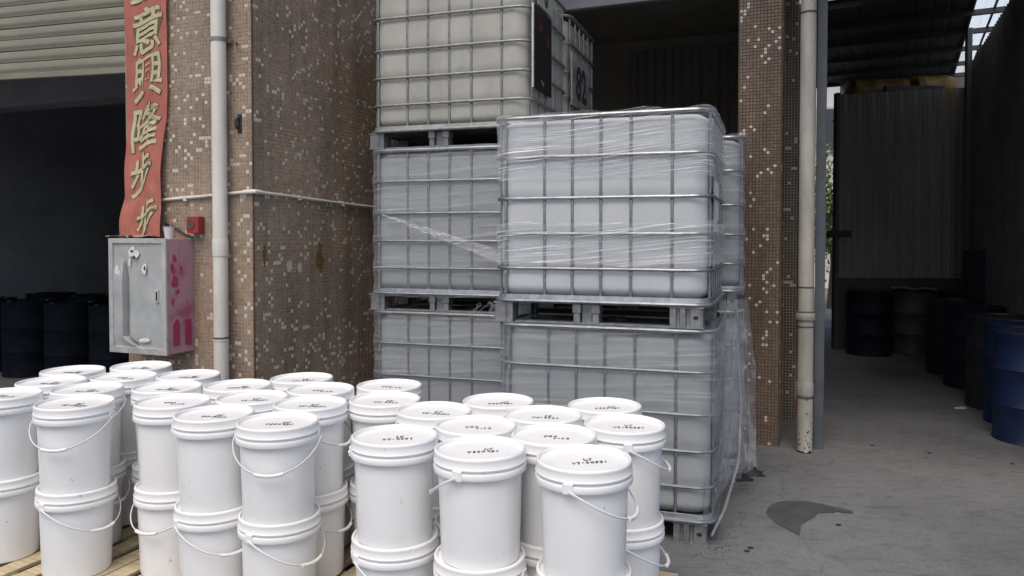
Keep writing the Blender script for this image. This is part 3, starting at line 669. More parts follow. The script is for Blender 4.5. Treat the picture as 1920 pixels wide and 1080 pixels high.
def tank(front_left, th, z, key, label, films=(), sz=1.0, sx=1.0, feet=True):
    sz = sz
    """front_left: world x, y of the front-left corner; th: rotation in degrees"""
    c, s = math.cos(R(th)), math.sin(R(th)); hx, hy = .6 * sx, .5
    cx = front_left[0] + c * hx + s * hy; cy = front_left[1] - s * hx + c * hy
    t = empty('caged_tank', (cx, cy, z), -R(th), label=label, cat='tank', group='caged liquid tanks stacked in the bay')
    K = KIT[key]; S = (sx, 1, sz)
    def P(name, me, loc=(0, 0, 0), rot=(0, 0, 0), sc_=S):
        return put(name, me, t, (loc[0] * sx, loc[1], loc[2] * sz), rot, sc_)
    P('bottle', K['bottle']); P('tray', K['tray']); P('base_frame', K['frame'], (0, 0, .124)); P('top_rim', K['rim'], (0, 0, 1.145)); P('screw_cap', K['cap'])
    for q in RAILZ: P('cage_rail', K['rail'], (0, 0, q))
    for x in BARX:
        P('cage_bar', K['bar'], (x, -.4755, 0)); P('cage_bar', K['bar'], (x, .4755, 0), (0, 0, math.pi))
    for y in SIDEY:
        o = P('cage_bar', K['bar'], (.5755, y, 0), (0, 0, math.pi / 2), (1, 1, sz)); o = P('cage_bar', K['bar'], (-.5755, y, 0), (0, 0, -math.pi / 2), (1, 1, sz))
    for (x, y, rz) in ((.53, -.43, 0), (-.53, -.43, -math.pi / 2), (.53, .43, math.pi / 2), (-.53, .43, math.pi)):
        f_ = P('corner_foot', K['foot'], ((.47 if x > 0 else -.54), y, 0), (0, 0, rz), (1.38, 1, sz) if rz == 0 else (1, 1.38, sz) if rz == math.pi / 2 else (.9, .9, sz)); put('bolt_hole', HOLE_ME, f_, (.034, -.060, .058), (R(90), 0, 0))
    P('middle_foot', K['mid'], (-.065, -.44, 0)); P('middle_foot', K['mid'], (0, .44, 0)); P('middle_foot', K['mid'], (.54, 0, 0), (0, 0, math.pi / 2)); P('middle_foot', K['mid'], (-.54, 0, 0), (0, 0, math.pi / 2))
    for y in (-.44, 0, .44): P('runner', K['runner'], (0, y, 0))
    for f in films: P('stretch_film', FILMS[f])
    return t
# front (middle) stack
FL = (-.116, 4.45); TA = 19
t_mb = tank((FL[0] + .022, FL[1] - .01), 18.2, 0, 'grey', 'film-wrapped caged white tank on the floor, bottom of the nearest stack behind the pails', films=('top_shaded',), sx=1.03)
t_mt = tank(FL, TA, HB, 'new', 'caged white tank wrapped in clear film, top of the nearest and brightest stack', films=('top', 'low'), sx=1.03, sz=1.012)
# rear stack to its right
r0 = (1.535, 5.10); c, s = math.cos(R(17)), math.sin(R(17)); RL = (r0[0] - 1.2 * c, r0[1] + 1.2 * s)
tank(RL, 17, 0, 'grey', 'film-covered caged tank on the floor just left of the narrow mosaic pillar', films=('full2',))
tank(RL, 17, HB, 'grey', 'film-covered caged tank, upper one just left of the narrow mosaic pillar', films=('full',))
# left stack: three high, two deep
LS = 1.13 / 1.16; LL = (-1.016, 5.46); LT = 18.4; c, s = math.cos(R(LT)), math.sin(R(LT))
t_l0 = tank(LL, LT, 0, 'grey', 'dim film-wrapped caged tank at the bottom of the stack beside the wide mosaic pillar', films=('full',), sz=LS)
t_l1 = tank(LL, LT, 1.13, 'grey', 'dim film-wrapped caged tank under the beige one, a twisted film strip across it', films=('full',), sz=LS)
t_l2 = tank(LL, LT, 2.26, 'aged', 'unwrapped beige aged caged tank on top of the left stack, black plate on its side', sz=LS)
LB = (LL[0] + 1.03 * s + .0 * c, LL[1] + 1.03 * c)
for z, lb in ((0, 'caged tank on the floor hidden behind the stack beside the wide mosaic pillar'), (1.13, 'middle caged tank of the rear stack deep in the bay')):
    tank(LB, LT, z, 'new', lb, sz=LS)
t_b2 = tank(LB, LT, 2.26, 'aged', 'beige caged tank behind the top left one, white card marked 82 on its side', sz=LS)

# label plates and cards
def text_mesh(s_, size, m_, name='print', off=0.0):
    cu = bpy.data.curves.new('t', 'FONT'); cu.body = s_; cu.size = size; cu.align_x = 'CENTER'; cu.align_y = 'CENTER'; cu.offset = off; cu.extrude = .0006
    o = bpy.data.objects.new('t', cu); sc.collection.objects.link(o); dg = bpy.context.evaluated_depsgraph_get()
    me = bpy.data.meshes.new_from_object(o.evaluated_get(dg)); bpy.data.objects.remove(o); me.materials.clear(); me.materials.append(M[m_] if isinstance(m_, str) else m_); me.name = name
    return me
XF = .604
M['card'] = mat('worn_card', (.34, .34, .31), .8, noise_amt=.7, noise_scale=7)
def plate(t, y0, y1, z0, z1, m_, name='label_plate'):
    b = MB(); b.box(XF - .002, XF + .003, y0, y1, z0, z1); return b.obj(name, m_, t, bevel=.001)
p1 = plate(t_l2, -.46, -.02, .37, .92, 'dark')
b = MB(); b.box(XF - .006, XF + .006, -.472, -.455, .37, .92); b.obj('plate_edge', 'alu', t_l2)
def onside(me, p, y, z, x=XF + .0045, name='print'): return put(name, me, p, loc=(x, y, z), rot=(R(90), 0, R(90)))
b = MB(); b.add([(-.045, 0, 0), (0, -.045, 0), (.045, 0, 0), (0, .045, 0)], [(0, 1, 2, 3)]); dm = b.mesh('red_diamond', mat('dull_red_print', (.11, .02, .03), .5))
onside(dm, p1, -.30, .80, name='red_diamond'); onside(dm, p1, -.12, .74, name='red_diamond')
b = MB(); b.add([(-.03, -.01, 0), (-.012, -.016, 0), (-.006, .012, 0), (-.026, .016, 0), (.004, -.02, 0), (.03, -.026, 0), (.026, .0, 0), (.008, .006, 0)], [(0, 1, 2, 3), (4, 5, 6, 7)])
onside(b.mesh('worn_mark', 'card'), p1, -.25, .44, name='worn_mark')
p1b = plate(t_l2, -.36, .02, .945, 1.12, mat('pale_green_card', (.36, .40, .33), .6)); onside(text_mesh('0', .17, 'ink', off=.008), p1b, -.16, 1.03)
p2 = plate(t_b2, -.44, .14, .42, .84, 'card'); onside(text_mesh('82', .36, 'ink', off=.012), p2, -.13, .61)
b = MB(); b.box(XF - .006, XF + .006, -.452, -.441, .42, .84); b.obj('plate_edge', 'alu', t_b2)
p3 = plate(t_mt, -.30, .12, .32, .86, 'steel_sheet'); b = MB(); b.box(XF + .0032, XF + .0042, -.26, .02, .50, .80); b.obj('paper_label', 'paper', p3)
b = MB(); b.box(-.03, .03, -.02, .02, 0, .0005); onside(b.mesh('dark_symbol', 'ink'), p3, -.04, .56, XF + .0045, name='dark_symbol')

# twisted film strip on the left stack + frayed strands, loose film over the right side
def ribbon(pts, wd, m_, n=40, seed=0, twist=6):
    P_ = [Vector(p) for p in pts]; vs = []; fs = []
    for i in range(n + 1):
        t = i / n * (len(P_) - 1); k = min(int(t), len(P_) - 2); p = P_[k].lerp(P_[k + 1], t - k); w_ = wd(i / n)
        for j in range(6):
            a = (j / 5 - .5) * w_; vs.append(p + Vector((0, .012 * fold((i * .4, j * 1.3, seed), 1), a + .008 * fold((i * .3, j, seed + 9), 1))))
    fs = [(i * 6 + j, i * 6 + j + 1, (i + 1) * 6 + j + 1, (i + 1) * 6 + j) for i in range(n) for j in range(5)]
    b = MB(); b.add(vs, fs); return b
def AtF(px, py, Y): return Vector(((px - 960) / 1450 * Y, Y, EYE + (440 - py) / 1450 * Y))
m_strip = film_mat('twisted_film', .20, .5, zs=90, xs=4, rot=.25)
ribbon([AtF(716, 402, 5.385), AtF(780, 425, 5.31), AtF(850, 450, 5.22), AtF(940, 482, 5.08)], lambda t: .010 + .075 * t, m_strip, seed=2).obj('film_strip', m_strip, None, smooth=True,
    label='twisted strip of clear film slanting down across the tank beside the wide pillar', cat='plastic film')
fr = empty('film_strands', tuple(AtF(920, 590, 4.42)), 0, label='frayed film strands dangling at the left foot of the nearest upper tank', cat='plastic film')
for i in range(7):
    a0 = AtF(905 + rng.uniform(-10, 30), 566 + rng.uniform(-4, 6), 4.42) - fr.location
    a1 = a0 + Vector((rng.uniform(-.06, .06), -.02, -.05)); a2 = a1 + Vector((rng.uniform(-.08, .1), 0, rng.uniform(-.09, .02)))
    b = MB(); b.tube([a0, a0.lerp(a1, .5) + Vector((.02, 0, .01)), a1, a1.lerp(a2, .5) + Vector((0, -.01, -.02)), a2], .0022, 5); b.obj('strand', 'film_loose', fr)
# loose crumpled film hanging at the right side between the stacks
def drape(name, top, bot, n=36, m=70, seed=0, amp=.04, flare=.2):
    vs = []
    for j in range(m + 1):
        t = j / m
        for i in range(n + 1):
            s_ = i / n
            a = top[0].lerp(top[1], s_); b_ = bot[0].lerp(bot[1], s_); p = a.lerp(b_, t)
            k = math.sin(t * math.pi) * .6 + .4
            f1 = fold((s_ * 7, t * 1.2, seed), 1); f2 = fold((s_ * 16, t * 4, seed + 3), 1); f3 = fold((s_ * 30, t * 22, seed + 7), 1)
            p = p + Vector((amp * k * f1 + amp * .45 * f2 + amp * .15 * f3, -amp * .8 * f1 + amp * .3 * f3, .03 * f2 * t))
            vs.append(p)
    fs = [(j * (n + 1) + i, j * (n + 1) + i + 1, (j + 1) * (n + 1) + i + 1, (j + 1) * (n + 1) + i) for j in range(m) for i in range(n)]
    b = MB(); b.add(vs, fs); return b
d1 = drape('loose_film', (AtF(1352, 565, 4.75), AtF(1402, 560, 4.98)), (AtF(1352, 905, 4.62), AtF(1425, 880, 4.92)), seed=3)
d1.obj('loose_film', 'film_loose', None, smooth=True, label='crumpled clear film hanging to the floor between the nearest stack and narrow pillar', cat='plastic film')
d2 = drape('torn_film', (AtF(1338, 640, 4.20), AtF(1378, 640, 4.6)), (AtF(1322, 985, 4.08), AtF(1372, 900, 4.55)), seed=8, n=26, amp=.025)
d2.obj('torn_film', 'film_loose', None, smooth=True, label='torn film sheet clinging to the right side of the bottom nearest tank', cat='plastic film')
b = MB(); b.tube([AtF(1384, 640, 4.55), AtF(1392, 760, 4.5), AtF(1388, 870, 4.4), AtF(1362, 960, 4.2), AtF(1338, 1010, 4.05)], .008, 7); b.obj('film_rope', 'film_loose', None, smooth=True, label='rolled film edge like a pale rope curving down the right of the bottom nearest tank', cat='plastic film')

# ---------------------------------------------------------------- pails
def pail_meshes():
    body = MB(); body.lathe([(0, 0), (.130, 0), (.135, .004), (.1365, .012), (.1445, .270), (.1455, .296), (.150, .3005), (.1600, .302), (.1615, .305), (.1618, .320), (.1605, .3235), (.1530, .326), (.1525, .333), (.1525, .340)], 56)
    lid = MB(); lid.lathe([(.1535, .3335), (.1608, .3340), (.1612, .3375), (.1590, .3405), (.1585, .3640), (.1592, .3665), (.1575, .3715), (.1550, .3742), (.1515, .3745), (.1490, .3715), (.1475, .3630), (.1450, .3612), (.10, .3605), (0, .3605)], 56)
    hd = MB(); pts = []; n = 30; rs = []
    for i in range(n + 1):
        a = math.pi + math.pi * i / n; sn = abs(math.sin(a))
        pts.append((.169 * math.cos(a), .170 * math.sin(a) - .004, .311 - .105 * sn ** 1.15)); rs.append((.0042, .0026))
    hd.tube(pts, .003, 8, rs=rs)
    grip = MB(); pts = [(.171 * math.cos(R(a)), .172 * math.sin(R(a)) - .004, .311 - .105 * abs(math.sin(R(a))) ** 1.15) for a in (252, 258, 264, 270, 276, 282, 288)]
    grip.tube(pts, .0072, 10)
    ear = MB()
    ear.box(.147, .165, -.017, .017, .300, .334)
    return dict(body=body.mesh('body', 'pail', smooth=True), lid=lid.mesh('lid', 'pail', smooth=True), handle=hd.mesh('handle', 'pail_handle', smooth=True), grip=grip.mesh('grip', 'pail_handle', smooth=True), ear=ear.mesh('ear', 'pail', bevel=.002))
PM = pail_meshes()
# handwriting: stroke figures
STK = {'0': [[(.5, 1), (.1, .7), (.1, .3), (.5, 0), (.85, .3), (.8, .75), (.5, 1)]], '1': [[(.3, .8), (.6, 1), (.5, 0)]], '2': [[(.1, .8), (.5, 1), (.85, .7), (.1, .05), (.9, .05)]], '3': [[(.1, .9), (.6, 1), (.8, .75), (.4, .5), (.85, .3), (.5, 0), (.1, .1)]],
       '5': [[(.85, 1), (.25, 1), (.2, .55), (.7, .6), (.8, .2), (.4, 0), (.1, .1)]], '7': [[(.1, .95), (.9, 1), (.4, 0)]], '9': [[(.8, .6), (.4, .5), (.2, .75), (.5, 1), (.8, .8), (.7, 0)]], 'U': [[(.1, 1), (.15, .2), (.5, 0), (.85, .2), (.9, 1)]], 'V': [[(.05, 1), (.45, 0), (.95, 1)]],
       'F': [[(.85, 1), (.2, .95), (.15, 0)], [(.15, .5), (.7, .55)]], '-': [[(.1, .5), (.8, .52)]], 'A': [[(.05, 0), (.5, 1), (.9, 0)], [(.25, .4), (.8, .4)]], 'K': [[(.15, 1), (.15, 0)], [(.85, 1), (.2, .5), (.9, 0)]], 'C': [[(.9, .85), (.5, 1), (.1, .6), (.3, .05), (.9, .1)]]}
def writing(lines, seed):
    rr = random.Random(seed); b = MB()
    for li, (txt, x0, y0, h) in enumerate(lines):
        x = x0
        for ch in txt:
            for st in STK[ch]:
                pts = [Vector((x + p[0] * h * .62 + p[1] * h * .18 + rr.uniform(-.0022, .0022), y0 + p[1] * h + rr.uniform(-.0028, .0028), 0)) for p in st]
                for p, q_ in zip(pts, pts[1:]):
                    d = (q_ - p).normalized(); nrm = Vector((-d.y, d.x, 0)) * rr.uniform(.0009, .0019); z = Vector((0, 0, .0012))
                    b.add([p - nrm, q_ - nrm, q_ + nrm, p + nrm, p - nrm + z, q_ - nrm + z, q_ + nrm + z, p + nrm + z], [(4, 5, 6, 7), (0, 1, 5, 4), (1, 2, 6, 5), (2, 3, 7, 6), (3, 0, 4, 7)])
            x += h * .80
    return b.mesh('writing', 'ink')
WR = [writing([('UF', .000, .0, .022), ('V2-50331', -.045, -.030, .019)], 1), writing([('UF', .015, .0, .021), ('C200931', -.045, -.026, .020)], 2), writing([('1K', .0, .0, .022), ('V2-0339', -.045, -.030, .020)], 3), writing([('V2A', -.04, .0, .022), ('9-C3', -.005, -.027, .020)], 4)]
# (x, y, turn of upper pail, turn of lower pail, writing, description of the stack)
XY = [(-1.966, 3.46), (-2.404, 3.629), (-2.365, 3.955), (-2.438, 4.277), (-2.129, 4.416), (-2.065, 4.095), (-2.076, 3.769), (-1.737, 4.135), (-1.703, 3.808), (-1.54, 3.484), (-1.251, 3.241), (-0.945, 3.113), (-0.898, 3.437), (-0.934, 3.761), (-1.1, 4.042), (-1.368, 3.849), (-1.202, 3.566), (-0.616, 3.851), (-0.581, 3.525), (-0.065, 3.49), (-0.338, 3.305), (-0.146, 3.041), (0.129, 3.224), (0.412, 3.392), (0.445, 3.063), (0.159, 2.898), (-0.439, 2.887), (-0.114, 2.712), (0.243, 2.59)]
TURN = {0: (-28, 35), 1: (150, 170), 9: (160, -40), 10: (170, 22), 11: (-12, 45), 12: (60, 55), 6: (-10, 40), 24: (95, 88), 25: (120, 120), 26: (175, 30), 27: (-118, 160), 28: (72, 20), 21: (180, 150)}
WHICH = ['front-row stack over the bare pallet wood, second from the left picture edge', 'stack cut by the left edge of the picture, front row', 'stack just behind the leftmost front one, left picture edge', 'farthest-left back stack, before the dark doorway', 'rearmost stack right below the dented metal cabinet',
         'stack in third row below the metal cabinet, two from the edge', 'stack directly behind the one over the bare pallet wood', 'stack right in front of the foot of tall drainpipe', 'stack one row before the foot of tall drainpipe', 'front stack right of the dark gap near bare pallet wood',
         'third front stack from the left edge, lid leaning on its neighbours', 'front stack with a drooping handle, left of the central dark gap', 'second-row stack just left of the central dark gap', 'third-row stack just left of the central dark gap', 'rearmost stack in front of the wide mosaic pillar face',
         'back stack below the corner edge of wide mosaic pillar', 'middle stack between the pillar corner and the drooping-handle front stack', 'rearmost stack beside the wrapped tank left of centre', 'second-last stack beside the wrapped tank left of centre', 'back-row stack in the middle against the nearest wrapped tank',
         'second-back stack at the left of the right-hand batch', 'stack right behind the front middle one of the right-hand batch', 'stack in the centre of the right-hand batch', 'back-row stack at the right end, against the nearest tank', 'rightmost stack with handle sticking out towards the tank',
         'stack right behind the frontmost one of all', 'front stack just right of the central dark gap', 'front middle stack of right-hand batch, handle pointing left', 'frontmost stack of all, handle swung to the right']
PZ = .15
for i, (x, y) in enumerate(XY):
    tu, tl = TURN.get(i, (rng.choice([100, 130, 160, 190, 215]) + rng.uniform(-15, 15), rng.choice([-60, 40, 100, 160]) + rng.uniform(-20, 20)))
    face = -math.degrees(math.atan2(x, y))
    for lvl, tr_ in ((0, tl), (1, tu)):
        jx, jy = (rng.uniform(-.003, .003), rng.uniform(-.003, .003)) if lvl else (0, 0)
        o = empty('pail', (x + jx, y + jy, PZ + .361 * 1.035 * lvl), R(face + tr_), label=('upper' if lvl else 'lower') + ' white pail, ' + WHICH[i], cat='pail', group='white plastic pails stacked two high')
        o.rotation_euler = (R(rng.uniform(-.5, .5)), R(rng.uniform(-.5, .5)), R(face + tr_))
        put('body', PM['body'], o); l_ = put('lid', PM['lid'], o); h_ = put('handle', PM['handle'], o); put('grip', PM['grip'], h_); put('ear', PM['ear'], o); put('ear', PM['ear'], o, rot=(0, 0, math.pi)); o.scale = (1.018, 1.018, 1.035)
        if lvl: put('writing', WR[(i * 3 + (0 if i != 28 else 0)) % 4 if i not in (28,) else 0], l_, loc=(0, 0, .3607), rot=(0, 0, -R(face + tr_) + R(rng.uniform(-14, 10))))
# pallets under them (local frame turned like the building)
def pallet(u0, u1, v0, v1, label, group='wooden pallets under the pails'):
    o = empty('wooden_pallet', (0, 0, 0), rzB, label=label, cat='pallet', group=group)
    o.location = uB * u0 + vB * v0
    W_, D_ = u1 - u0, v1 - v0; H_ = PZ
    nb = 9; bw = W_ / nb
    b = MB(); b.box(0, .092, 0, D_, 0, .018); bm_ = b.mesh('board', 'wood', bevel=.002)
    for i in range(nb):
        put('board', bm_, o, loc=(i * (W_ - .092) / (nb - 1), rng.uniform(-.006, .006), H_ - .0185))
    b = MB(); b.box(0, W_, 0, .09, 0, .018); sm = b.mesh('stringer', 'wood', bevel=.002)
    b = MB(); b.box(-.045, .045, -.045, .045, 0, .09); bl = b.mesh('block', 'wood', bevel=.002)
    for j in range(3):
        v = .0 + j * (D_ - .09) / 2
        put('stringer', sm, o, loc=(0, v, H_ - .037)); put('bottom_board', sm, o, loc=(0, v, 0))
        for i in range(3): put('block', bl, o, loc=(.05 + i * (W_ - .1) / 2, v + .045, .0185), scale=(1, 1, (H_ - .056) / .09))
pallet(-4.15, -2.955, 2.28, 3.48, 'pale wooden pallet showing at the lower left corner under the pails')
pallet(-2.945, -1.745, 2.30, 3.50, 'wooden pallet under the middle batch of white pails')
pallet(-1.735, -.59, 2.30, 3.44, 'wooden pallet under the right-hand batch of white pails')

# ---------------------------------------------------------------- lane on the right
def drum_mesh(m_, r=.29, h=.88, dent=0):
    b = MB(); b.lathe([(0, .012), (r - .012, .012), (r - .010, 0), (r, 0), (r + .004, .006), (r, .014), (r - .004, .02), (r - .004, h * .32), (r + .006, h * .335), (r - .004, h * .35), (r - .004, h * .65), (r + .006, h * .665), (r - .004, h * .68), (r - .004, h - .02), (r, h - .014), (r + .004, h - .006), (r, h), (r - .010, h), (r - .012, h - .012), (0, h - .012)], 40)
    return b.mesh('shell', m_, smooth=True)
DM = {k: drum_mesh(k) for k in ('blue', 'navy', 'black', 'greydrum', 'deep_navy')}
b = MB(); b.lathe([(0, 0), (.03, 0), (.03, .014), (.024, .018), (0, .018)], 16); BUNG = b.mesh('bung', 'rubber', smooth=True)
def drum(x, y, k, label, z=0, grp='steel drums in the lane', rz=0):
    o = empty('steel_drum', (x, y, z), rz, label=label, cat='drum', group=grp); s_ = put('shell', DM[k], o); put('bung', BUNG, o, loc=(.17, .08, .868)); put('bung', BUNG, o, loc=(-.17, -.1, .868)); return o
drum(4.22, 6.22, 'blue', 'bright blue steel drum cut by the right picture edge, nearest in the lane')
drum(4.50, 6.80, 'blue', 'blue steel drum half hidden behind the nearest blue one')
dk = drum(4.70, 7.42, 'black', 'black steel drum with a torn white label beside the two blue drums', rz=R(0))
b = MB()
for k in range(7):
    a0, a1 = R(236 + k * 4), R(240 + k * 4); zt = .80 - .012 * (k % 3)
    b.add([(.2905 * math.cos(a), .2905 * math.sin(a), z) for a, z in ((a0, .735 + .008 * (k % 2)), (a1, .735 + .006 * (k % 3)), (a1, zt), (a0, zt))], [(0, 1, 2, 3)])
b.obj('torn_label', 'paper', dk)
drum(5.06, 8.45, 'navy', 'navy drum standing behind the black labelled drum by the right wall')
drum(5.30, 9.25, 'black', 'dark drum farther along the right wall behind the navy one')
drum(4.98, 10.75, 'navy', 'navy drum against the far grey wall, left end of the row')
drum(5.62, 10.80, 'greydrum', 'grey-brown drum with crumpled cover in the middle of the far wall row')
drum(6.17, 10.60, 'navy', 'navy drum at the right end of the far wall row')
b = MB(); 
for k in range(12):
    a = k / 12 * 2 * math.pi; b.add([(0, 0, .03), (.30 * math.cos(a), .30 * math.sin(a), .01 + .03 * (k % 2)), (.30 * math.cos(a + .5236), .30 * math.sin(a + .5236), .01 + .03 * ((k + 1) % 2))], [(0, 1, 2)])
b.obj('crumpled_sheet', mat('dusty_sheet', (.15, .14, .12), .8), None, loc=(5.62, 10.80, .885), label='crumpled dusty plastic sheet lying on top of the grey-brown drum', cat='sheet')
cb = empty('steel_locker', (5.98, 9.72, 0), rzB, label='tall dark blue-black steel locker near the far right corner of the lane', cat='locker')
b = MB(); b.box(-.24, .24, -.2, .2, 0, 1.47); b.obj('body', 'navy', cb, bevel=.005)
for s_ in (-1, 1):
    b = MB(); b.box(s_ * .12 - .115, s_ * .12 + .115, -.212, -.201, .06, 1.43); d_ = b.obj('door', 'navy', cb, bevel=.003); b = MB(); b.box(s_ * .02 - .006, s_ * .02 + .006, -.225, -.2125, .7, .82); b.obj('handle', 'alu', d_)

# far wall: corrugated sheets above a dark dado
fw = empty('far_wall', (0, 0, 0), 0, label='grey-brown sheet-metal wall closing the lane, dark band along its foot', cat='wall')
X0, X1, YF = 4.72, 6.53, 11.2
nP = 9; pw = (X1 - X0) / nP
for i in range(nP):
    b = MB(); corrugated(b, 0, pw - .006, 1.04, 3.68 + i * .012, pw / 2, .008, y=0); b.obj('wall_panel', 'sheet_wall', fw, loc=(X0 + i * pw, YF + .004 * (i % 2), 0))
b = MB(); b.box(X0, X1, YF - .02, YF + .08, 0, 1.035); b.obj('dado', 'skirt', fw)
b = MB(); b.box(X0 - .05, X0 - .002, YF - .03, YF + .08, 0, 3.70); b.obj('corner_post', 'roof', fw)
b = MB(); b.prism([(X0, YF + .085), (8.2, YF + .085), (8.2, 14.0), (5.95, 14.0)], 3.50, 3.60); b.obj('loft_floor', 'sheet_dark', None, kind='structure')
b = MB(); b.box(5.95, 8.2, 14.0, 14.1, 0, 5.4); b.obj('back_wall', 'sheet_dark', None, label='dark back wall behind the loft with yellow bundles', cat='wall')
# bundles on the loft
def bundle(x0, x1, y, z, r, label, seed):
    b = MB(); n, m = 26, 18; vs = []
    for i in range(n + 1):
        t = i / n; e = min(t, 1 - t); k = min(1, (e / .06) ** .5 if e > 0 else 0) * (1 - .04 * abs(fold((t * 9, seed, 0), 1)))
        for j in range(m):
            a = 2 * math.pi * j / m; rr = r * k * (1 + .12 * fold((math.cos(a) * 1.5 + seed, math.sin(a) * 1.5, t * 6), 1))
            sq = 1 / max(abs(math.cos(a)), abs(math.sin(a))) ** .5
            vs.append((lerp(x0, x1, t), y + 1.3 * rr * sq * math.cos(a), z + rr * sq * math.sin(a) * .95))
    fs = [(i * m + j, i * m + (j + 1) % m, (i + 1) * m + (j + 1) % m, (i + 1) * m + j) for i in range(n) for j in range(m)]
    b.add(vs, fs); b.obj('wrapped_bundle', 'yellow', None, smooth=True, label=label, cat='bundle', group='yellow bundles on the loft')
bundle(5.02, 5.95, 11.75, 3.81, .20, 'yellow plastic-wrapped bundle on the loft, left of the pair', 1)
bundle(5.98, 6.62, 11.75, 3.85, .20, 'yellow plastic-wrapped bundle on the loft, right of the pair near skylight', 5)
b = MB(); b.box(5.45, 6.30, 11.33, 11.42, 3.6, 3.83); b.obj('dark_board', 'sheet_dark', None, label='dark board leaning in front of the yellow bundles on the loft', cat='board')
# right wall
rw = empty('side_wall', (6.54, 11.2, 0), 0, label='dark corrugated wall along the right side of the lane with a doorway', cat='wall')
Tw = Matrix.Rotation(math.atan2(-1, -.404), 4, 'Z')
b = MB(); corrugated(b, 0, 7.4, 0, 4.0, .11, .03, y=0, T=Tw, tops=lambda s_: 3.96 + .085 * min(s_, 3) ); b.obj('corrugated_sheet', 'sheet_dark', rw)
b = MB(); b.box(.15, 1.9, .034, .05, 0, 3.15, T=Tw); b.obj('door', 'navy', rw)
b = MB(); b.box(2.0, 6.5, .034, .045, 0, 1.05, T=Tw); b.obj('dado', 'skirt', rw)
b = MB(); b.box(-.032, .032, -.032, .032, 0, 4.43); b.obj('steel_column', 'roof', None, loc=(6.13, 10.45, 0), label='thin dark steel column under the skylight by the right wall', cat='column')
# roof over the lane
rf = empty('lane_roof', (0, 0, 0), -R(27), label='dark sheet roof over the lane on steel purlins with a translucent strip', cat='roof')
def roofsheet(q0, q1, m_, name, Q0=10, Q1=15.6):
    b = MB(); p = .2; x = q0; pts = []
    while x < q1 - 1e-6:
        for dx, a in ((0, 0), (.6, 0), (.7, .010), (.9, .010)): pts.append((min(q1, x + dx * p), a))
        x += p
    pts.append((q1, 0)); vs = []
    for (xx, a) in pts: vs += [(xx, Q0, 4.45 + a), (xx, Q1, 4.45 + a)]
    fs = [(2 * i, 2 * i + 1, 2 * i + 3, 2 * i + 2) for i in range(len(pts) - 1)]
    b.add(vs, fs); return b.obj(name, m_, rf)
roofsheet(-1.7, .70, 'roof', 'roof_sheet'); roofsheet(2.3, 5.5, 'roof', 'roof_sheet'); roofsheet(-.45, 5.5, 'roof', 'roof_sheet', 5.2, 9.998)  # last sheet: unseen near stretch, extended forward to darken the lane floor
ms = bpy.data.materials.new('translucent_sheet'); ms.use_nodes = True; t = ms.node_tree
for n in list(t.nodes): t.nodes.remove(n)
o_ = t.nodes.new('ShaderNodeOutputMaterial'); mx = t.nodes.new('ShaderNodeMixShader'); tl = t.nodes.new('ShaderNodeBsdfTranslucent'); tp = t.nodes.new('ShaderNodeBsdfTransparent')
tl.inputs[0].default_value = (.75, .80, .82, 1); tp.inputs[0].default_value = (.9, .93, .95, 1); mx.inputs[0].default_value = .4
t.links.new(tl.outputs[0], mx.inputs[1]); t.links.new(tp.outputs[0], mx.inputs[2]); t.links.new(mx.outputs[0], o_.inputs[0])
roofsheet(.70, 2.3, ms, 'translucent_sheet')
for q in (10.15, 11.2, 12.2, 13.3, 14.4, 15.4):
    b = MB(); b.box(-1.7, 5.5, q - .03, q + .03, 4.375, 4.44); b.obj('purlin', 'roof', rf)
for q in (.70, .93):
    b = MB(); b.box(q - .012, q + .012, 10, 15.6, 4.425, 4.449); b.obj('seam', 'roof', rf)
# red fire cabinet peeping from behind the right pipe
fb = empty('fire_point', (2.60, 7.05, 0), rzB, label='small red fire equipment box low behind the chipped drainpipe', cat='fire box')
b = MB(); b.box(-.055, .10, -.06, .06, .04, .38); b.obj('box', 'red', fb, bevel=.004); b = MB(); b.box(-.055, .10, -.06, .06, 0, .038); b.obj('plinth', 'sheet_dark', fb)
b = MB(); b.box(-.03, .03, -.0625, -.0605, .17, .34); b.obj('notice', mat('faded_pink_notice', (.45, .22, .20), .6), fb)
b = MB(); b.box(0, .33, -.02, .02, 0, .10); b.obj('hanging_plank', 'rubber', None, loc=(4.62 - .18, 10.9, 1.62), label='short black plank sticking out at the left end of far grey wall', cat='plank')

# beyond the gap: pale building and a tree
pb_ = empty('pale_building', (8.4, 24, 0), 0, label='pale distant building seen through the gap at the end of the lane', cat='building')
b = MB(); b.box(-4, 5, 0, 6, 0, 7); b.obj('wall', 'pale_wall', pb_)
for i in range(4):
    for j in range(2):
        b = MB(); b.box(-3.2 + i * 2.1, -2.2 + i * 2.1, -.06, -.005, 1.2 + j * 3, 2.6 + j * 3); f_ = b.obj('window', 'alu', pb_); b = MB(); b.box(-3.13 + i * 2.1, -2.27 + i * 2.1, -.07, -.061, 1.27 + j * 3, 2.53 + j * 3); b.obj('pane', 'window', f_)
tr = empty('leafy_tree', (7.2, 17.4, 0), 0, label='sunlit green leafy tree seen through the narrow gap past the drainpipe', cat='tree')
b = MB(); b.tube([(0, 0, 0), (.05, 0, 1.0), (0, .05, 1.9), (.1, 0, 2.8)], .09, 10, rs=[.11, .08, .06, .03]); 
for a in range(6): b.tube([(0, 0, 1.1 + a * .22), (.5 * math.cos(a * 1.9), .5 * math.sin(a * 1.9), 1.5 + a * .25)], .03, 6)
b.obj('trunk', 'bark', tr, smooth=True)
b = MB()
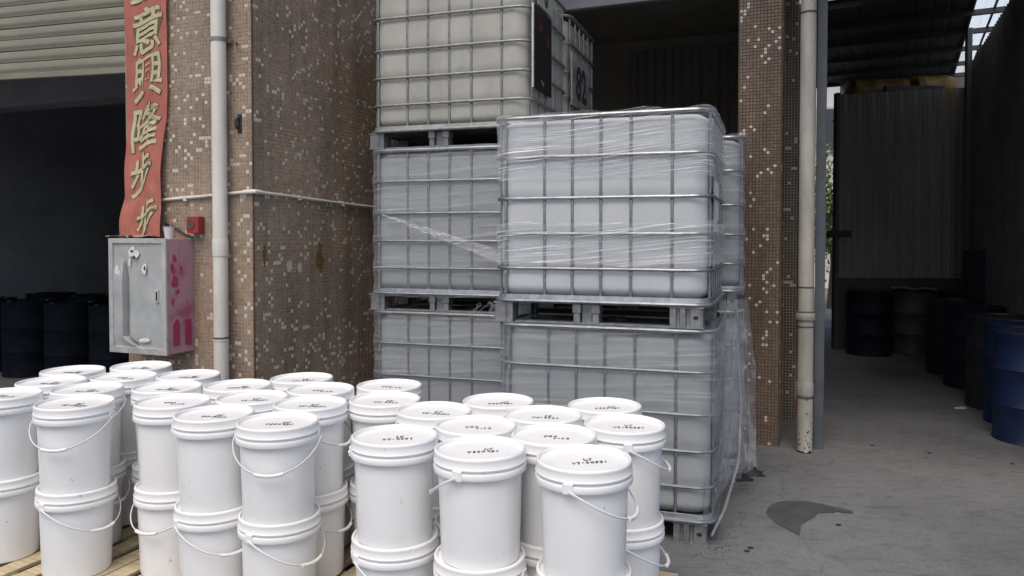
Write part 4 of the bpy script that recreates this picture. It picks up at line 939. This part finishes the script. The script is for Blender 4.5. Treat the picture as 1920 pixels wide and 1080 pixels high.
for i in range(5200):
    c_ = Vector((nrg.normal(0, .55), nrg.normal(0, .5), 2.3 + nrg.normal(0, .62)))
    if fold(c_, 1.6) < -.08: continue
    a = Vector(nrg.normal(0, 1, 3)).normalized(); b2 = a.cross(Vector(nrg.normal(0, 1, 3))).normalized(); s1, s2 = .055, .028
    b.add([c_ - a * s1, c_ + b2 * s2, c_ + a * s1, c_ - b2 * s2], [(0, 1, 2, 3)])
b.obj('crown', 'leaf', tr, kind='stuff')

# ---------------------------------------------------------------- left bay: dark drums
k = 0
DL = [(-5.1, 8.95, 'deep_navy'), (-4.45, 8.7, 'deep_navy'), (-5.75, 9.2, 'deep_navy'), (-6.4, 9.45, 'deep_navy'), (-4.75, 9.75, 'deep_navy'), (-5.45, 10.0, 'deep_navy'), (-6.15, 10.3, 'deep_navy')]
LBL = ['navy drum in the dark doorway, second from the mosaic pillar', 'navy drum in the dark doorway, closest to the metal cabinet', 'navy drum in the dark doorway, third from the pillar', 'navy drum in dark doorway at the left picture edge', 'navy drum in the second row, nearest the pillar side of the doorway', 'navy drum in the second row deep in the doorway', 'navy drum far left in the second row of the doorway']
for (x, y, m_), lb in zip(DL, LBL): drum(x, y, m_, lb, grp='drums inside the dark left doorway')

# ---------------------------------------------------------------- stains and debris on the floor
def flat(pts, z, m_, **kw):
    b = MB(); n = len(pts); b.add([(x, y, z) for x, y in pts], [tuple(range(n))]); return b.obj(kw.pop('name'), m_, None, **kw)
def G(px, py): Y = 1450 * EYE / (py - 440); return ((px - 960) / 1450 * Y, Y)
m_wet = mat('damp_concrete', (.085, .09, .095), .5, noise_amt=.35, noise_scale=9, detail=9)
st = [G(*p) for p in ((1441, 962), (1450, 949), (1480, 946), (1510, 945), (1545, 951), (1580, 958), (1606, 964), (1603, 968), (1575, 965), (1548, 969), (1530, 976), (1517, 982), (1507, 994), (1503, 1009), (1492, 1003), (1470, 994), (1452, 981), (1443, 972))]
st2 = []
for (p, q_) in zip(st, st[1:] + st[:1]):
    for t_ in range(5):
        x = lerp(p[0], q_[0], t_ / 5); y = lerp(p[1], q_[1], t_ / 5)
        st2.append((x + .022 * fold((x * 9, y * 9, 1), 1) + .008 * fold((x * 40, y * 40, 1), 1), y + .03 * fold((x * 9, y * 9, 5), 1) + .012 * fold((x * 40, y * 40, 7), 1)))
flat(st2, .004, m_wet, name='damp_stain', kind='structure')
db = MB(); rr = random.Random(4)
for i in range(130):
    px_ = rr.gauss(1345, 26) if i % 2 else rr.uniform(1350, 1460); py_ = 1037 + rr.gauss(0, 7) if i % 2 else 1035 - (px_ - 1350) * 1.5 + rr.gauss(0, 22)
    if py_ > 1075 or py_ < 850: continue
    x, y = G(px_, py_); s_ = rr.uniform(.001, .0055); a = rr.uniform(0, 3)
    v = [(x + s_ * math.cos(a + q_) * rr.uniform(.5, 1.3), y + s_ * math.sin(a + q_) * rr.uniform(.5, 1.3), zz) for zz in (.0005, s_ * .7) for q_ in (0, 2.1, 4.2)]
    db.add(v, [(3, 4, 5), (0, 1, 4, 3), (1, 2, 5, 4), (2, 0, 3, 5)])
db.obj('floor_grit', 'rust', None, kind='stuff')
rr = random.Random(9)
def rag(px_, py_, s_, m_, name, label, seed):
    x, y = G(px_, py_); b = MB(); n = 12; vs = []
    for j in range(n + 1):
        for i in range(n + 1):
            u_, v_ = i / n - .5, j / n - .5; d = max(0, 1 - 2.0 * math.hypot(u_, v_))
            vs.append((u_ * s_ * (1 + .4 * fold((u_ * 3, v_ * 3, seed), 1)), v_ * s_ * .7, .004 + s_ * .45 * d * (.6 + 1.2 * abs(fold((u_ * 6, v_ * 6, seed), 1)))))
    fs = [(j * (n + 1) + i, j * (n + 1) + i + 1, (j + 1) * (n + 1) + i + 1, (j + 1) * (n + 1) + i) for j in range(n) for i in range(n)]
    b.add(vs, fs); b.obj(name, m_, None, loc=(x, y, 0), label=label, cat='rag')
rag(1412, 892, .17, 'rubber', 'oily_rag', 'black crumpled rag on the floor at the foot of the narrow pillar', 1)
rag(1396, 903, .12, mat('dark_green_cloth', (.012, .018, .016), .8), 'oily_rag', 'smaller greenish black crumpled rag on floor beside the black one', 4)
for i, (px_, py_) in enumerate(((1578, 990), (1748, 853), (1905, 873), (1412, 1034), (1405, 1040), (1640, 838))):
    x, y = G(px_, py_); b = MB(); b.lathe([(.014, .0005), (.012, .006), (0, .009)], 7); b.obj('pebble', 'rubber', None, loc=(x, y, 0), scale=(1.2, 1, 1), label=['small dark pebble beside the damp stain on the floor', 'dark pebble on the floor in the middle of the lane', 'dark pebble on the floor near the right picture edge', 'right one of two dark crumbs right of the tank foot', 'left one of two dark crumbs right of the tank foot', 'dark pebble on the floor nearer to the drainpipe'][i], cat='pebble', group='dark pebbles on the floor')
x, y = G(1805, 768); b = MB(); b.box(-.05, .05, -.02, .02, .0, .012); b.obj('pale_scrap', 'paper', None, loc=(x, y, 0.001), rot=(0, 0, .2), label='pale scrap lying on the floor before the black labelled drum', cat='scrap')
